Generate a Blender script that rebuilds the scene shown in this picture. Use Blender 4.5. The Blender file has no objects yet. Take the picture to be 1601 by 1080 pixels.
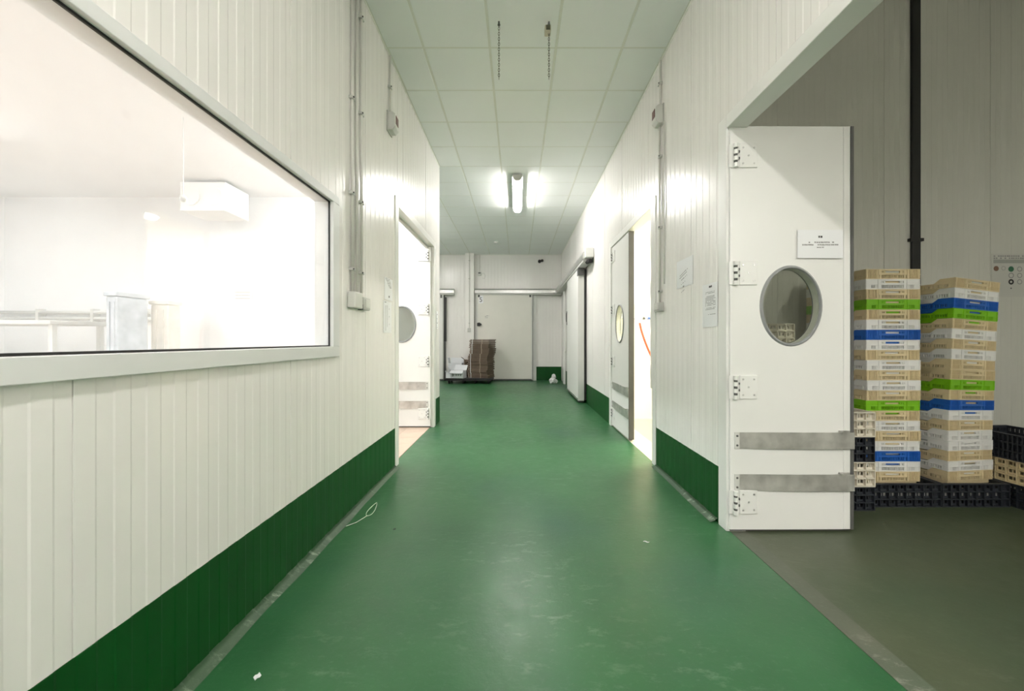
import bpy, bmesh, math, random
from mathutils import Vector, Matrix, noise
R = math.radians
random.seed(7)
SC = bpy.context.scene
COL = SC.collection

# ------------------------------------------------------------------ camera
cam_d = bpy.data.cameras.new('camera')
cam_d.sensor_width = 36.0
cam_d.lens = 608.0 / 1601.0 * 36.0
cam_d.shift_x = -8.5 / 1601.0
cam_d.shift_y = -8.0 / 1601.0
cam_d.clip_start = 0.02
cam = bpy.data.objects.new('camera', cam_d)
cam.location = (0, 0, 1.23)
cam.rotation_euler = (R(90), 0, 0)
COL.objects.link(cam)
SC.camera = cam

# ------------------------------------------------------------------ world, exposure
w = bpy.data.worlds.new('world'); SC.world = w; w.use_nodes = True
w.node_tree.nodes['Background'].inputs[0].default_value = (0.9, 0.95, 1.0, 1)
w.node_tree.nodes['Background'].inputs[1].default_value = 0.05
SC.view_settings.view_transform = 'Standard'
SC.view_settings.look = 'None'
SC.view_settings.gamma = 1.0
SC.view_settings.use_curve_mapping = False
SC.view_settings.exposure = 1.62
LAMP_HALL = 36.0      # far corridor fixture
LAMP_NEAR = 60.0      # corridor fixture behind the camera
LAMP_LEFT = 32.0      # left room fixtures
LAMP_WET = 62.0       # wash room fixture
FILL_STORE = 68.0     # added fill lamp, out of view in the storage room

# ------------------------------------------------------------------ materials
MATS = {}
def nodes_of(m):
    return m.node_tree.nodes, m.node_tree.links
def mat(name, col, rough=0.5, metal=0.0, spec=0.5, var=0.06, scale=3.0, detail=4.0, bump=0.0, bscale=60.0, emit=0.0, rvar=0.0):
    if name in MATS: return MATS[name]
    m = bpy.data.materials.new(name); m.use_nodes = True
    n, l = nodes_of(m)
    b = n['Principled BSDF']
    b.inputs['Roughness'].default_value = rough
    b.inputs['Metallic'].default_value = metal
    b.inputs['Specular IOR Level'].default_value = spec
    tc = n.new('ShaderNodeTexCoord')
    nz = n.new('ShaderNodeTexNoise'); nz.inputs['Scale'].default_value = scale; nz.inputs['Detail'].default_value = detail
    l.new(tc.outputs['Object'], nz.inputs['Vector'])
    rp = n.new('ShaderNodeValToRGB')
    c = Vector(col[:3])
    lo = c * (1 - var); hi = c * (1 + var)
    rp.color_ramp.elements[0].position = 0.3; rp.color_ramp.elements[1].position = 0.7
    rp.color_ramp.elements[0].color = (*[min(1, x) for x in lo], 1)
    rp.color_ramp.elements[1].color = (*[min(1, x) for x in hi], 1)
    l.new(nz.outputs['Fac'], rp.inputs['Fac'])
    l.new(rp.outputs['Color'], b.inputs['Base Color'])
    if rvar:
        mr = n.new('ShaderNodeMapRange')
        mr.inputs['To Min'].default_value = rough - rvar; mr.inputs['To Max'].default_value = rough + rvar
        l.new(nz.outputs['Fac'], mr.inputs['Value']); l.new(mr.outputs['Result'], b.inputs['Roughness'])
    if bump:
        nb = n.new('ShaderNodeTexNoise'); nb.inputs['Scale'].default_value = bscale; nb.inputs['Detail'].default_value = 3
        l.new(tc.outputs['Object'], nb.inputs['Vector'])
        bp = n.new('ShaderNodeBump'); bp.inputs['Strength'].default_value = bump; bp.inputs['Distance'].default_value = 0.01
        l.new(nb.outputs['Fac'], bp.inputs['Height']); l.new(bp.outputs['Normal'], b.inputs['Normal'])
    if emit:
        b.inputs['Emission Color'].default_value = (*col[:3], 1)
        b.inputs['Emission Strength'].default_value = emit
    MATS[name] = m
    return m

def wall_mat(name, col, rough):
    """painted sheet-steel panel with faint dirt streaks and little scuffs"""
    m = mat(name, col, rough, var=0.025, scale=1.1)
    n, l = nodes_of(m); b = n['Principled BSDF']
    tc = n.new('ShaderNodeTexCoord'); mp = n.new('ShaderNodeMapping'); mp.inputs['Scale'].default_value = (3, 3, 0.8)
    l.new(tc.outputs['Object'], mp.inputs['Vector'])
    nz = n.new('ShaderNodeTexNoise'); nz.inputs['Scale'].default_value = 9; nz.inputs['Detail'].default_value = 9; nz.inputs['Roughness'].default_value = 0.7
    l.new(mp.outputs['Vector'], nz.inputs['Vector'])
    rp = n.new('ShaderNodeValToRGB'); rp.color_ramp.elements[0].position = 0.70; rp.color_ramp.elements[1].position = 0.80
    l.new(nz.outputs['Fac'], rp.inputs['Fac'])
    mx = n.new('ShaderNodeMixRGB'); mx.inputs['Color2'].default_value = (0.42, 0.40, 0.34, 1)
    src = b.inputs['Base Color'].links[0].from_socket
    l.new(src, mx.inputs['Color1'])
    mu = n.new('ShaderNodeMath'); mu.operation = 'MULTIPLY'; mu.inputs[1].default_value = 0.35
    l.new(rp.outputs['Color'], mu.inputs[0]); l.new(mu.outputs[0], mx.inputs['Fac'])
    l.new(mx.outputs['Color'], b.inputs['Base Color'])
    return m

def floor_mat(name, c1, c2, tint, scuff, rough, scuff_amt=0.8):
    m = bpy.data.materials.new(name); m.use_nodes = True
    n, l = nodes_of(m); b = n['Principled BSDF']
    tc = n.new('ShaderNodeTexCoord')
    def nz(scale, detail, ro=0.55, vec=None):
        t = n.new('ShaderNodeTexNoise'); t.inputs['Scale'].default_value = scale; t.inputs['Detail'].default_value = detail; t.inputs['Roughness'].default_value = ro
        l.new(vec or tc.outputs['Object'], t.inputs['Vector']); return t.outputs['Fac']
    def ramp(s, a, bb):
        r = n.new('ShaderNodeMapRange'); r.inputs['From Min'].default_value = a; r.inputs['From Max'].default_value = bb; r.clamp = True
        l.new(s, r.inputs['Value']); return r.outputs['Result']
    def mix(f, a, bcol):
        x = n.new('ShaderNodeMixRGB')
        l.new(f, x.inputs['Fac'])
        for s, k in ((a, 'Color1'), (bcol, 'Color2')):
            if isinstance(s, tuple): x.inputs[k].default_value = (*s, 1)
            else: l.new(s, x.inputs[k])
        return x.outputs['Color']
    def mul(a, bb):
        x = n.new('ShaderNodeMath'); x.operation = 'MULTIPLY'
        for i, s in enumerate((a, bb)):
            if isinstance(s, float): x.inputs[i].default_value = s
            else: l.new(s, x.inputs[i])
        return x.outputs[0]
    col = mix(ramp(nz(0.9, 5), 0.35, 0.65), c1, c2)
    col = mix(mul(ramp(nz(0.55, 3), 0.52, 0.72), 0.8), col, tint)
    mp = n.new('ShaderNodeMapping'); mp.inputs['Scale'].default_value = (1.0, 2.4, 1.0); mp.inputs['Rotation'].default_value = (0, 0, 0.2)
    l.new(tc.outputs['Object'], mp.inputs['Vector'])
    sc = ramp(nz(7, 10, 0.72, mp.outputs['Vector']), 0.54, 0.68)
    area = ramp(nz(0.8, 3), 0.45, 0.60)
    col = mix(mul(mul(sc, area), scuff_amt), col, scuff)
    fine = ramp(nz(40, 6, 0.7), 0.55, 0.72)
    col = mix(mul(fine, 0.14), col, scuff)
    l.new(col, b.inputs['Base Color'])
    rr = n.new('ShaderNodeMapRange'); rr.inputs['To Min'].default_value = rough - 0.10; rr.inputs['To Max'].default_value = rough + 0.14
    l.new(nz(9, 8, 0.7), rr.inputs['Value']); l.new(rr.outputs['Result'], b.inputs['Roughness'])
    bp = n.new('ShaderNodeBump'); bp.inputs['Strength'].default_value = 0.12; bp.inputs['Distance'].default_value = 0.01
    l.new(nz(25, 6, 0.6), bp.inputs['Height']); l.new(bp.outputs['Normal'], b.inputs['Normal'])
    MATS[name] = m
    return m

def glass_mat(name, tint, haze, rough=0.02):
    m = bpy.data.materials.new(name); m.use_nodes = True
    n, l = nodes_of(m); n.remove(n['Principled BSDF'])
    out = n['Material Output']
    tr = n.new('ShaderNodeBsdfTransparent'); tr.inputs[0].default_value = (*tint, 1)
    df = n.new('ShaderNodeBsdfTranslucent'); df.inputs[0].default_value = (0.9, 0.92, 0.9, 1)
    gl = n.new('ShaderNodeBsdfGlossy'); gl.inputs['Roughness'].default_value = rough
    tcn = n.new('ShaderNodeTexCoord'); nz = n.new('ShaderNodeTexNoise'); nz.inputs['Scale'].default_value = 2.5; nz.inputs['Detail'].default_value = 6
    l.new(tcn.outputs['Object'], nz.inputs['Vector'])
    mr = n.new('ShaderNodeMapRange'); mr.inputs['To Min'].default_value = haze * 0.6; mr.inputs['To Max'].default_value = haze * 1.4
    l.new(nz.outputs['Fac'], mr.inputs['Value'])
    m1 = n.new('ShaderNodeMixShader'); l.new(mr.outputs['Result'], m1.inputs[0])
    l.new(tr.outputs[0], m1.inputs[1]); l.new(df.outputs[0], m1.inputs[2])
    lw = n.new('ShaderNodeLayerWeight'); lw.inputs['Blend'].default_value = 0.5
    pw = n.new('ShaderNodeMath'); pw.operation = 'POWER'; pw.inputs[1].default_value = 5.0
    l.new(lw.outputs['Facing'], pw.inputs[0])
    ma = n.new('ShaderNodeMath'); ma.operation = 'MULTIPLY_ADD'; ma.inputs[1].default_value = 0.5; ma.inputs[2].default_value = 0.035
    l.new(pw.outputs[0], ma.inputs[0])
    m2 = n.new('ShaderNodeMixShader'); l.new(ma.outputs[0], m2.inputs[0])
    l.new(m1.outputs[0], m2.inputs[1]); l.new(gl.outputs[0], m2.inputs[2])
    l.new(m2.outputs[0], out.inputs['Surface'])
    MATS[name] = m
    return m

def lamp_mat(name, col, strength):
    m = bpy.data.materials.new(name); m.use_nodes = True
    b = m.node_tree.nodes['Principled BSDF']
    b.inputs['Base Color'].default_value = (0.9, 0.9, 0.9, 1)
    b.inputs['Emission Color'].default_value = (*col, 1)
    b.inputs['Emission Strength'].default_value = strength
    MATS[name] = m
    return m

M_WALL = wall_mat('white_panel_paint', (0.88, 0.862, 0.832), 0.24)
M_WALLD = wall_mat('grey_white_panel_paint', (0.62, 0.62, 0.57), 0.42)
M_ROOM = mat('bright_room_white', (0.86, 0.86, 0.85), 0.45, var=0.015)
M_ROOMW = mat('wash_room_cream', (0.86, 0.83, 0.75), 0.4, var=0.02)
M_TRIM = mat('white_trim', (0.82, 0.82, 0.79), 0.35, var=0.02)
M_DOOR = mat('white_door_laminate', (0.82, 0.82, 0.79), 0.38, var=0.02, scale=1.5)
M_FRAME = mat('window_frame_grey_white', (0.76, 0.77, 0.76), 0.4, var=0.02)
M_ALU = mat('aluminium', (0.62, 0.62, 0.60), 0.32, metal=0.85, var=0.06, scale=14)
M_GREYP = mat('grey_plastic', (0.55, 0.55, 0.52), 0.5, var=0.03)
M_LGREY = mat('light_grey_plastic', (0.66, 0.66, 0.62), 0.5, var=0.03)
M_COND = mat('conduit_grey_white', (0.70, 0.69, 0.64), 0.45, var=0.03)
M_RING = mat('porthole_ring_grey', (0.30, 0.31, 0.31), 0.4, var=0.05)
M_RUB = mat('dark_grey_rubber', (0.10, 0.10, 0.095), 0.6, var=0.1)
M_BLK = mat('black_plastic', (0.012, 0.012, 0.012), 0.5, var=0.2)
M_GREEN = mat('green_skirting_paint', (0.002, 0.066, 0.009), 0.45, spec=0.3, var=0.12, scale=6)
M_CEIL = mat('ceiling_tile_white', (0.84, 0.87, 0.85), 0.75, var=0.02, scale=1.2, bump=0.05, bscale=150)
M_GRID = mat('ceiling_grid_white', (0.72, 0.74, 0.67), 0.55, var=0.03)
M_FLOOR = floor_mat('green_epoxy', (0.020, 0.106, 0.035), (0.036, 0.148, 0.052), (0.014, 0.090, 0.056), (0.17, 0.29, 0.19), 0.34, 0.7)
M_FLOORS = floor_mat('olive_concrete', (0.060, 0.080, 0.042), (0.078, 0.092, 0.052), (0.045, 0.082, 0.042), (0.16, 0.17, 0.13), 0.42, 0.5)
M_SILL = floor_mat('worn_threshold', (0.085, 0.100, 0.068), (0.12, 0.125, 0.092), (0.05, 0.10, 0.055), (0.32, 0.33, 0.27), 0.5)
M_COVE = floor_mat('worn_cove', (0.035, 0.085, 0.038), (0.065, 0.115, 0.062), (0.05, 0.09, 0.05), (0.36, 0.45, 0.34), 0.5, 1.0)
M_TILE = mat('tan_floor_tile', (0.62, 0.47, 0.36), 0.35, var=0.08, scale=5)
M_GROUT = mat('grey_grout', (0.30, 0.26, 0.22), 0.8)
M_WETF = mat('pale_green_yellow_floor', (0.55, 0.56, 0.36), 0.4, var=0.05)
M_WETS = mat('cream_threshold', (0.72, 0.68, 0.54), 0.4, var=0.04)
M_GLASSW = glass_mat('hazy_window_glass', (0.98, 0.98, 0.98), 0.12)
M_GLASSP = glass_mat('porthole_glass', (0.88, 0.90, 0.86), 0.03)
M_STEEL = mat('brushed_steel', (0.56, 0.55, 0.52), 0.36, metal=0.6, var=0.26, scale=9, detail=8, rvar=0.14)
M_PAPER = mat('white_paper', (0.84, 0.85, 0.86), 0.35, var=0.01)
M_INK = mat('grey_print', (0.30, 0.30, 0.30), 0.7, var=0.1)
M_INKD = mat('dark_print', (0.05, 0.05, 0.05), 0.7, var=0.1)
M_CARD = mat('brown_cardboard', (0.150, 0.108, 0.078), 0.8, var=0.12, scale=8)
M_CARDE = mat('pale_cardboard_edge', (0.55, 0.47, 0.40), 0.8, var=0.1, scale=20)
M_CARTON = mat('white_carton', (0.66, 0.68, 0.70), 0.6, var=0.04)
M_CARTIN = mat('carton_inside', (0.40, 0.42, 0.36), 0.8, var=0.08)
M_STRAP = mat('straw_strap', (0.50, 0.42, 0.32), 0.5)
M_RED = mat('red_hose', (0.62, 0.08, 0.03), 0.4)
M_BLUE = mat('blue_plastic', (0.012, 0.085, 0.36), 0.4, var=0.08)
CRATE = {
    'T': ('tan', mat('tan_crate_plastic', (0.70, 0.585, 0.36), 0.45, var=0.07)),
    'W': ('white', mat('white_crate_plastic', (0.80, 0.80, 0.78), 0.45, var=0.04)),
    'G': ('green', mat('green_crate_plastic', (0.20, 0.52, 0.008), 0.42, var=0.07)),
    'B': ('blue', mat('blue_crate_plastic', (0.016, 0.125, 0.50), 0.42, var=0.08)),
    'D': ('dark grey', mat('dark_crate_plastic', (0.022, 0.026, 0.034), 0.5, var=0.15)),
    'C': ('cream', mat('cream_crate_plastic', (0.76, 0.71, 0.60), 0.45, var=0.05)),
}

# ------------------------------------------------------------------ mesh helpers
class MB:
    def __init__(s): s.v = []; s.f = []
    def add(s, vs, fs):
        o = len(s.v); s.v += [tuple(p) for p in vs]; s.f += [tuple(i + o for i in f) for f in fs]; return s
    def box(s, x0, x1, y0, y1, z0, z1):
        if x0 > x1: x0, x1 = x1, x0
        if y0 > y1: y0, y1 = y1, y0
        if z0 > z1: z0, z1 = z1, z0
        return s.add([(x0,y0,z0),(x1,y0,z0),(x1,y1,z0),(x0,y1,z0),(x0,y0,z1),(x1,y0,z1),(x1,y1,z1),(x0,y1,z1)],
                     [(0,3,2,1),(4,5,6,7),(0,1,5,4),(1,2,6,5),(2,3,7,6),(3,0,4,7)])
    def obox(s, c, sx, sy, sz, mtx):
        """oriented box of full sizes, mtx a 3x3 rotation"""
        vs = []
        for z in (-.5, .5):
            for x, y in ((-.5,-.5),(.5,-.5),(.5,.5),(-.5,.5)):
                vs.append(Vector(c) + mtx @ Vector((x*sx, y*sy, z*sz)))
        return s.add(vs, [(0,3,2,1),(4,5,6,7),(0,1,5,4),(1,2,6,5),(2,3,7,6),(3,0,4,7)])
    def tube(s, path, r, seg=8, closed=False, cap=True):
        path = [Vector(p) for p in path]; n = len(path); rings = []
        prev = None
        for i, p in enumerate(path):
            if closed: t = (path[(i+1) % n] - path[i-1])
            else: t = path[min(i+1, n-1)] - path[max(i-1, 0)]
            t.normalize()
            if prev is None:
                a = t.orthogonal().normalized()
            else:
                a = (prev - t * prev.dot(t)).normalized()
            prev = a; b = t.cross(a)
            rr = r[i] if isinstance(r, (list, tuple)) else r
            rings.append([p + (a*math.cos(2*math.pi*k/seg) + b*math.sin(2*math.pi*k/seg)) * rr for k in range(seg)])
        vs = [v for g in rings for v in g]; fs = []
        for i in range(n if closed else n-1):
            j = (i+1) % n
            for k in range(seg):
                k2 = (k+1) % seg
                fs.append((i*seg+k, i*seg+k2, j*seg+k2, j*seg+k))
        if cap and not closed:
            fs.append(tuple(range(seg-1, -1, -1))); fs.append(tuple((n-1)*seg+k for k in range(seg)))
        return s.add(vs, fs)
    def cyl(s, p0, p1, r, seg=12): return s.tube([p0, p1], r, seg)
    def prism(s, poly, axis, a, b):
        """extrude a 2D polygon along axis: 'x' -> (y,z), 'y' -> (x,z), 'z' -> (x,y)"""
        def P(u, v, t): return {'x': (t,u,v), 'y': (u,t,v), 'z': (u,v,t)}[axis]
        n = len(poly)
        vs = [P(u, v, a) for u, v in poly] + [P(u, v, b) for u, v in poly]
        fs = [tuple(range(n-1, -1, -1)), tuple(range(n, 2*n))]
        fs += [(i, (i+1) % n, n+(i+1) % n, n+i) for i in range(n)]
        return s.add(vs, fs)
    def quad(s, a, b, c, d): return s.add([a, b, c, d], [(0,1,2,3)])
    def ball(s, c, rx, ry=None, rz=None, nu=12, nv=8):
        ry = ry or rx; rz = rz or rx; vs = []; fs = []
        for j in range(1, nv):
            th = math.pi*j/nv
            for i in range(nu):
                ph = 2*math.pi*i/nu
                vs.append((c[0]+rx*math.sin(th)*math.cos(ph), c[1]+ry*math.sin(th)*math.sin(ph), c[2]+rz*math.cos(th)))
        t = len(vs); vs += [(c[0],c[1],c[2]+rz), (c[0],c[1],c[2]-rz)]
        for j in range(nv-2):
            for i in range(nu):
                fs.append((j*nu+i, (j+1)*nu+i, (j+1)*nu+(i+1) % nu, j*nu+(i+1) % nu))
        for i in range(nu):
            fs.append((t, i, (i+1) % nu)); fs.append((t+1, (nv-2)*nu+(i+1) % nu, (nv-2)*nu+i))
        return s.add(vs, fs)
    def mesh(s, name, m, smooth=False, bevel=0.0):
        me = bpy.data.meshes.new(name); me.from_pydata(s.v, [], s.f)
        bm = bmesh.new(); bm.from_mesh(me)
        bmesh.ops.recalc_face_normals(bm, faces=bm.faces[:])
        if bevel:
            bmesh.ops.bevel(bm, geom=[e for e in bm.edges if e.is_manifold and e.calc_face_angle(0) > 0.6], offset=bevel, segments=2, affect='EDGES', profile=0.5, clamp_overlap=True)
        bm.to_mesh(me); bm.free()
        if smooth:
            me.polygons.foreach_set('use_smooth', [True]*len(me.polygons))
        if m: me.materials.append(m)
        me.update()
        return me
    def build(s, name, m, parent=None, origin=(0,0,0), smooth=False, bevel=0.0):
        """verts are in world space when origin / parent.location is given: they are made relative to it"""
        if parent is not None: origin = parent.get('_o', (0,0,0))
        ox, oy, oz = origin
        s.v = [(x-ox, y-oy, z-oz) for x, y, z in s.v]
        ob = bpy.data.objects.new(name, s.mesh(name, m, smooth, bevel))
        COL.objects.link(ob)
        if parent is not None:
            ob.parent = parent
            ob['_o'] = tuple(origin)
        else:
            ob.location = origin; ob['_o'] = tuple(origin)
        return ob

def tag(o, label, cat, group=None, kind=None):
    o['label'] = label; o['category'] = cat
    if group: o['group'] = group
    if kind: o['kind'] = kind
    return o
def empty(name, loc, label, cat, group=None, kind=None, rz=0.0):
    o = bpy.data.objects.new(name, None); COL.objects.link(o)
    o.empty_display_size = 0.1
    o.location = loc; o.rotation_euler = (0, 0, rz); o['_o'] = tuple(loc)
    return tag(o, label, cat, group, kind)
def lempty(*a, **k):
    """an empty whose parts are written in its own local space"""
    o = empty(*a, **k); o['_o'] = (0.0, 0.0, 0.0); return o
def link(name, me, parent, loc=(0,0,0)):
    o = bpy.data.objects.new(name, me); COL.objects.link(o); o.parent = parent; o.location = loc; return o

# ------------------------------------------------------------------ key dimensions (metres, camera foot at the origin, corridor runs along +Y)
XL, XR = -1.19, 1.357        # corridor wall faces
H = 3.884                    # corridor ceiling
YB = 12.0                    # back wall
YC = 5.94                    # corner where the left wall ends
YN = -4.0                    # end of the corridor behind the camera
SK = 0.38                    # green skirting height

# ------------------------------------------------------------------ ribbed wall panels
def rib_line(u0, u1, phase=0.044, pitch=0.1, d=0.0015, bw=0.006):
    """list of (u, depth) along a wall"""
    pts = [(u0, 0.0)]
    k = math.floor((u0-phase)/pitch) - 1
    while True:
        a = phase + k*pitch
        if a > u1: break
        for uu, dd in ((a, 0.0), (a+bw, d), (a+0.05, d), (a+0.05+bw, 0.0)):
            if u0+0.004 < uu < u1-0.004: pts.append((uu, dd))
        k += 1
    if len(pts) > 1: pts[0] = (u0, pts[1][1])
    pts.append((u1, pts[-1][1]))
    return pts
def panel_mesh(mb, axis, c, sgn, u0, u1, z0, z1, thick=0.09, flat=False, out=0.0):
    """axis 'y': wall face at x=c with u along y; axis 'x': wall face at y=c with u along x. sgn: face normal sign"""
    line = [(u0, 0.0), (u1, 0.0)] if flat else rib_line(u0, u1)
    def P(u, d, z): return (c + sgn*d, u, z) if axis == 'y' else (u, c + sgn*d, z)
    n = len(line)
    vs = []
    for z in (z0, z1):
        vs += [P(u, d+out, z) for u, d in line]
        vs += [P(u0, -thick, z), P(u1, -thick, z)]
    k = n+2; fs = []
    for i in range(n-1): fs.append((i, i+1, k+i+1, k+i))
    fs.append((n, n+1, k+n+1, k+n))
    fs.append((0, n, k+n, k)); fs.append((n-1, n+1, k+n+1, k+n-1))
    fs.append(tuple(list(range(n)) + [n+1, n])); fs.append(tuple(k+i for i in list(range(n)) + [n+1, n]))
    mb.add(vs, fs)
def wall(name, axis, c, sgn, u0, u1, z0, z1, m, label, openings=(), width=1.0, thick=0.09, flat=False, start=None):
    loc = (c, (u0+u1)/2, 0) if axis == 'y' else ((u0+u1)/2, c, 0)
    e = empty(name, loc, label, 'wall', kind='structure')
    cuts = [u0]
    s = u0 if start is None else start
    while s < u1:
        if s > u0 + 0.05: cuts.append(s)
        s += width
    cuts.append(u1)
    for a, b in zip(cuts[:-1], cuts[1:]):
        us = sorted({a, b} | {x for o in openings for x in o[:2] if a < x < b})
        for p, q in zip(us[:-1], us[1:]):
            zs = [(z0, z1)]
            for (oa, ob, za, zb) in openings:
                if oa < (p+q)/2 < ob:
                    nz = []
                    for (l0, h0) in zs:
                        if za > l0: nz.append((l0, min(h0, za)))
                        if zb < h0: nz.append((max(l0, zb), h0))
                    zs = nz
            for (l0, h0) in zs:
                mb = MB()
                g = 0.0012
                panel_mesh(mb, axis, c, sgn, p+(g if p == a else 0), q-(g if q == b else 0), l0, h0, thick, flat)
                mb.build('wall_panel', m, e)
    if not flat:   # backing behind the joints
        for a in cuts[1:-1]:
            if any(o[0] < a < o[1] for o in openings): continue
            mb = MB()
            if axis == 'y': mb.box(c - sgn*0.004, c - sgn*0.08, a-0.004, a+0.004, z0, z1)
            else: mb.box(a-0.004, a+0.004, c - sgn*0.004, c - sgn*0.08, z0, z1)
            mb.build('joint_strip', m, e)
    return e
def skirting(name, axis, c, sgn, u0, u1, label, z1=SK):
    mb = MB()
    panel_mesh(mb, axis, c, sgn, u0, u1, 0.0, z1, thick=-0.0003, out=0.0030)
    loc = (c, (u0+u1)/2, 0) if axis == 'y' else ((u0+u1)/2, c, 0)
    return tag(mb.build(name, M_GREEN, origin=loc), label, 'baseboard', kind='structure')

WIN = (-0.25, 2.50, 1.18, 2.125)          # window opening in the left wall (y0,y1,z0,z1)
DL = (3.85, 5.52, 0.0, 2.57)              # left double door opening
DM = (3.88, 5.62, 0.0, 2.58)              # wash room double door opening
DS = (0.74, 2.52, 0.0, 2.61)              # storage room double door opening

wall('wall_left', 'y', XL, 1, YN, YC, 0, H, M_WALL, 'long white ribbed panel wall with the big window', [WIN, DL], start=-3.96)
wall('wall_right', 'y', XR, -1, YN, YB, 0, H, M_WALL, 'long white ribbed panel wall facing the big window', [DM, DS], start=-3.96)
wall('wall_back', 'x', YB, -1, -4.2, XR, 0, H, M_WALL, 'white ribbed panel wall at the far end of the corridor', start=-4.15)
wall('wall_corner', 'x', YC, 1, -8.0, XL-0.09, 0, H, M_WALL, 'white panel wall behind the corner of the side room')
wall('wall_hall_side', 'y', -4.2, 1, YC, YB, 0, H, M_WALL, 'white panel wall closing the hall beyond the corner')
wall('wall_rear', 'x', YN, 1, XL, XR, 0, H, M_WALL, 'white panel wall closing the corridor opposite the far end')

skirting('baseboard_left', 'y', XL, 1, YN, DL[0]-0.085, 'dark green painted skirting under the big window')
skirting('baseboard_corner', 'y', XL, 1, DL[1]+0.11, YC, 'short green painted skirting between side door and wall corner')
skirting('baseboard_right', 'y', XR, -1, DS[1]+0.10, DM[0]-0.085, 'dark green painted skirting between the two right doors')
skirting('baseboard_hall', 'y', XR, -1, DM[1]+0.05, 11.6, 'green painted skirting beside the open sliding door')
skirting('baseboard_near', 'y', XR, -1, YN, DS[0]-0.1, 'green painted skirting before the storage opening')
skirting('baseboard_back', 'x', YB, -1, 0.58, XR, 'short green painted skirting on the far wall', 0.42)

# worn cove fillets at the wall foot
def cove(name, pts_xy, sgn, y0, y1, x, label):
    mb = MB(); N = max(2, int((y1-y0)/0.06)); prof = []
    for i in range(N+1):
        y = y0 + (y1-y0)*i/N
        wv = 0.050 + 0.010*noise.noise((y*3.1, 1.7, x)); hv = 0.026 + 0.006*noise.noise((y*2.3, 8.7, x))
        prof.append([(x+sgn*0.002, y, 0.0), (x+sgn*0.003, y, hv), (x+sgn*wv*0.45, y, hv*0.45), (x+sgn*wv, y, 0.001)])
    vs = [p for r in prof for p in r]; fs = []
    for i in range(N):
        for k in range(3): fs.append((i*4+k, i*4+k+1, (i+1)*4+k+1, (i+1)*4+k))
    mb.add(vs, fs)
    return tag(mb.build(name, M_COVE, origin=(x, (y0+y1)/2, 0), smooth=True), label, 'trim', kind='structure')
cove('trim_1', None, 1, YN, DL[0]-0.09, XL, 'worn grey-green cove along the foot of the window wall')
cove('trim_2', None, -1, DS[1]+0.11, DM[0]-0.09, XR, 'worn grey-green cove between the two right doors')

# ------------------------------------------------------------------ floors
def slab(name, x0, x1, y0, y1, m, label, z=0.0, t=0.1):
    return tag(MB().box(x0, x1, y0, y1, z-t, z).build(name, m, origin=((x0+x1)/2, (y0+y1)/2, z)), label, 'floor', kind='structure')
fl = MB().box(XL-0.045, XR+0.012, YN, YB+0.1, -0.1, 0).box(-4.3, XL-0.045, YC-0.02, YB+0.1, -0.1, 0).build('floor', M_FLOOR)
tag(fl, 'glossy green epoxy floor of the corridor', 'floor', kind='structure')
slab('floor_storage', XR+0.115, 6.2, -3.0, 3.75, M_FLOORS, 'dull olive concrete floor of the storage room')
slab('floor_threshold', XR+0.012, XR+0.115, DS[0]-0.2, DS[1]+0.2, M_SILL, 'worn grey concrete threshold of the storage opening', z=0.002)
slab('floor_wash_room', XR+0.26, 4.5, 3.78, 6.2, M_WETF, 'pale yellow-green floor of the wash room')
slab('floor_wash_threshold', XR+0.012, XR+0.26, DM[0]-0.1, DM[1]+0.1, M_WETS, 'cream threshold of the wash room door', z=0.002)
# tan tile floor of the left room: grout bed with tiles
ft = slab('floor_side_room', -8.0, XL-0.045, -2.0, YC-0.02, M_GROUT, 'tan tiled floor of the bright side room', z=-0.003)
tile_me = None
for i in range(4):
    for j in range(7):
        x1 = XL-0.048 - i*0.303; y0 = 3.70 + j*0.303
        if tile_me is None:
            tile_me = MB().box(-0.30, 0, 0, 0.30, 0, 0.008).mesh('tile', M_TILE, bevel=0.002)
        o = bpy.data.objects.new('tile', tile_me); COL.objects.link(o); o.parent = ft
        o.location = (x1 - ft.location.x, y0 - ft.location.y, 0 - ft.location.z - 0.003)
mt = MB()
for i in range(4, 22):
    for j in range(-17, 7): mt.box(XL-0.348-i*0.303, XL-0.048-i*0.303, 3.70+j*0.303, 4.0+j*0.303, -0.003, 0.005)
for i in range(4):
    for j in range(-17, 0): mt.box(XL-0.348-i*0.303, XL-0.048-i*0.303, 3.70+j*0.303, 4.0+j*0.303, -0.003, 0.005)
o = mt.build('tile_field', M_TILE, ft); o['kind'] = 'stuff'

# ------------------------------------------------------------------ ceiling with lay-in tiles
ce = empty('ceiling', (0, 4, H), 'suspended ceiling of pale square tiles in a metal grid', 'ceiling', kind='structure')
MB().box(-4.3, XR+0.1, YC, YB+0.1, H+0.03, H+0.1).box(XL-0.1, XR+0.1, YN-0.1, YC, H+0.03, H+0.1).build('ceiling_deck', M_CEIL, ce)
XG = [-0.85 + 0.6*k for k in range(-5, 4)]
YG = [3.523 + 0.6*k for k in range(-4, 15)]
def tile(x0, x1, y0, y1):
    g = 0.009
    mb = MB()
    dz = random.uniform(-0.0012, 0.0012)
    mb.prism([(x0+g, H-0.001), (x0+g+0.006, H-0.005+dz), (x1-g-0.006, H-0.005-dz), (x1-g, H-0.001), (x1-g, H+0.012), (x0+g, H+0.012)], 'y', y0+g, y1-g)
    mb.build('ceiling_tile', M_CEIL, ce)
xs = [XL] + [x for x in XG if x > XL] + [XR]
xs2 = [x for x in XG if x < XL+0.1][1:] 
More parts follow.
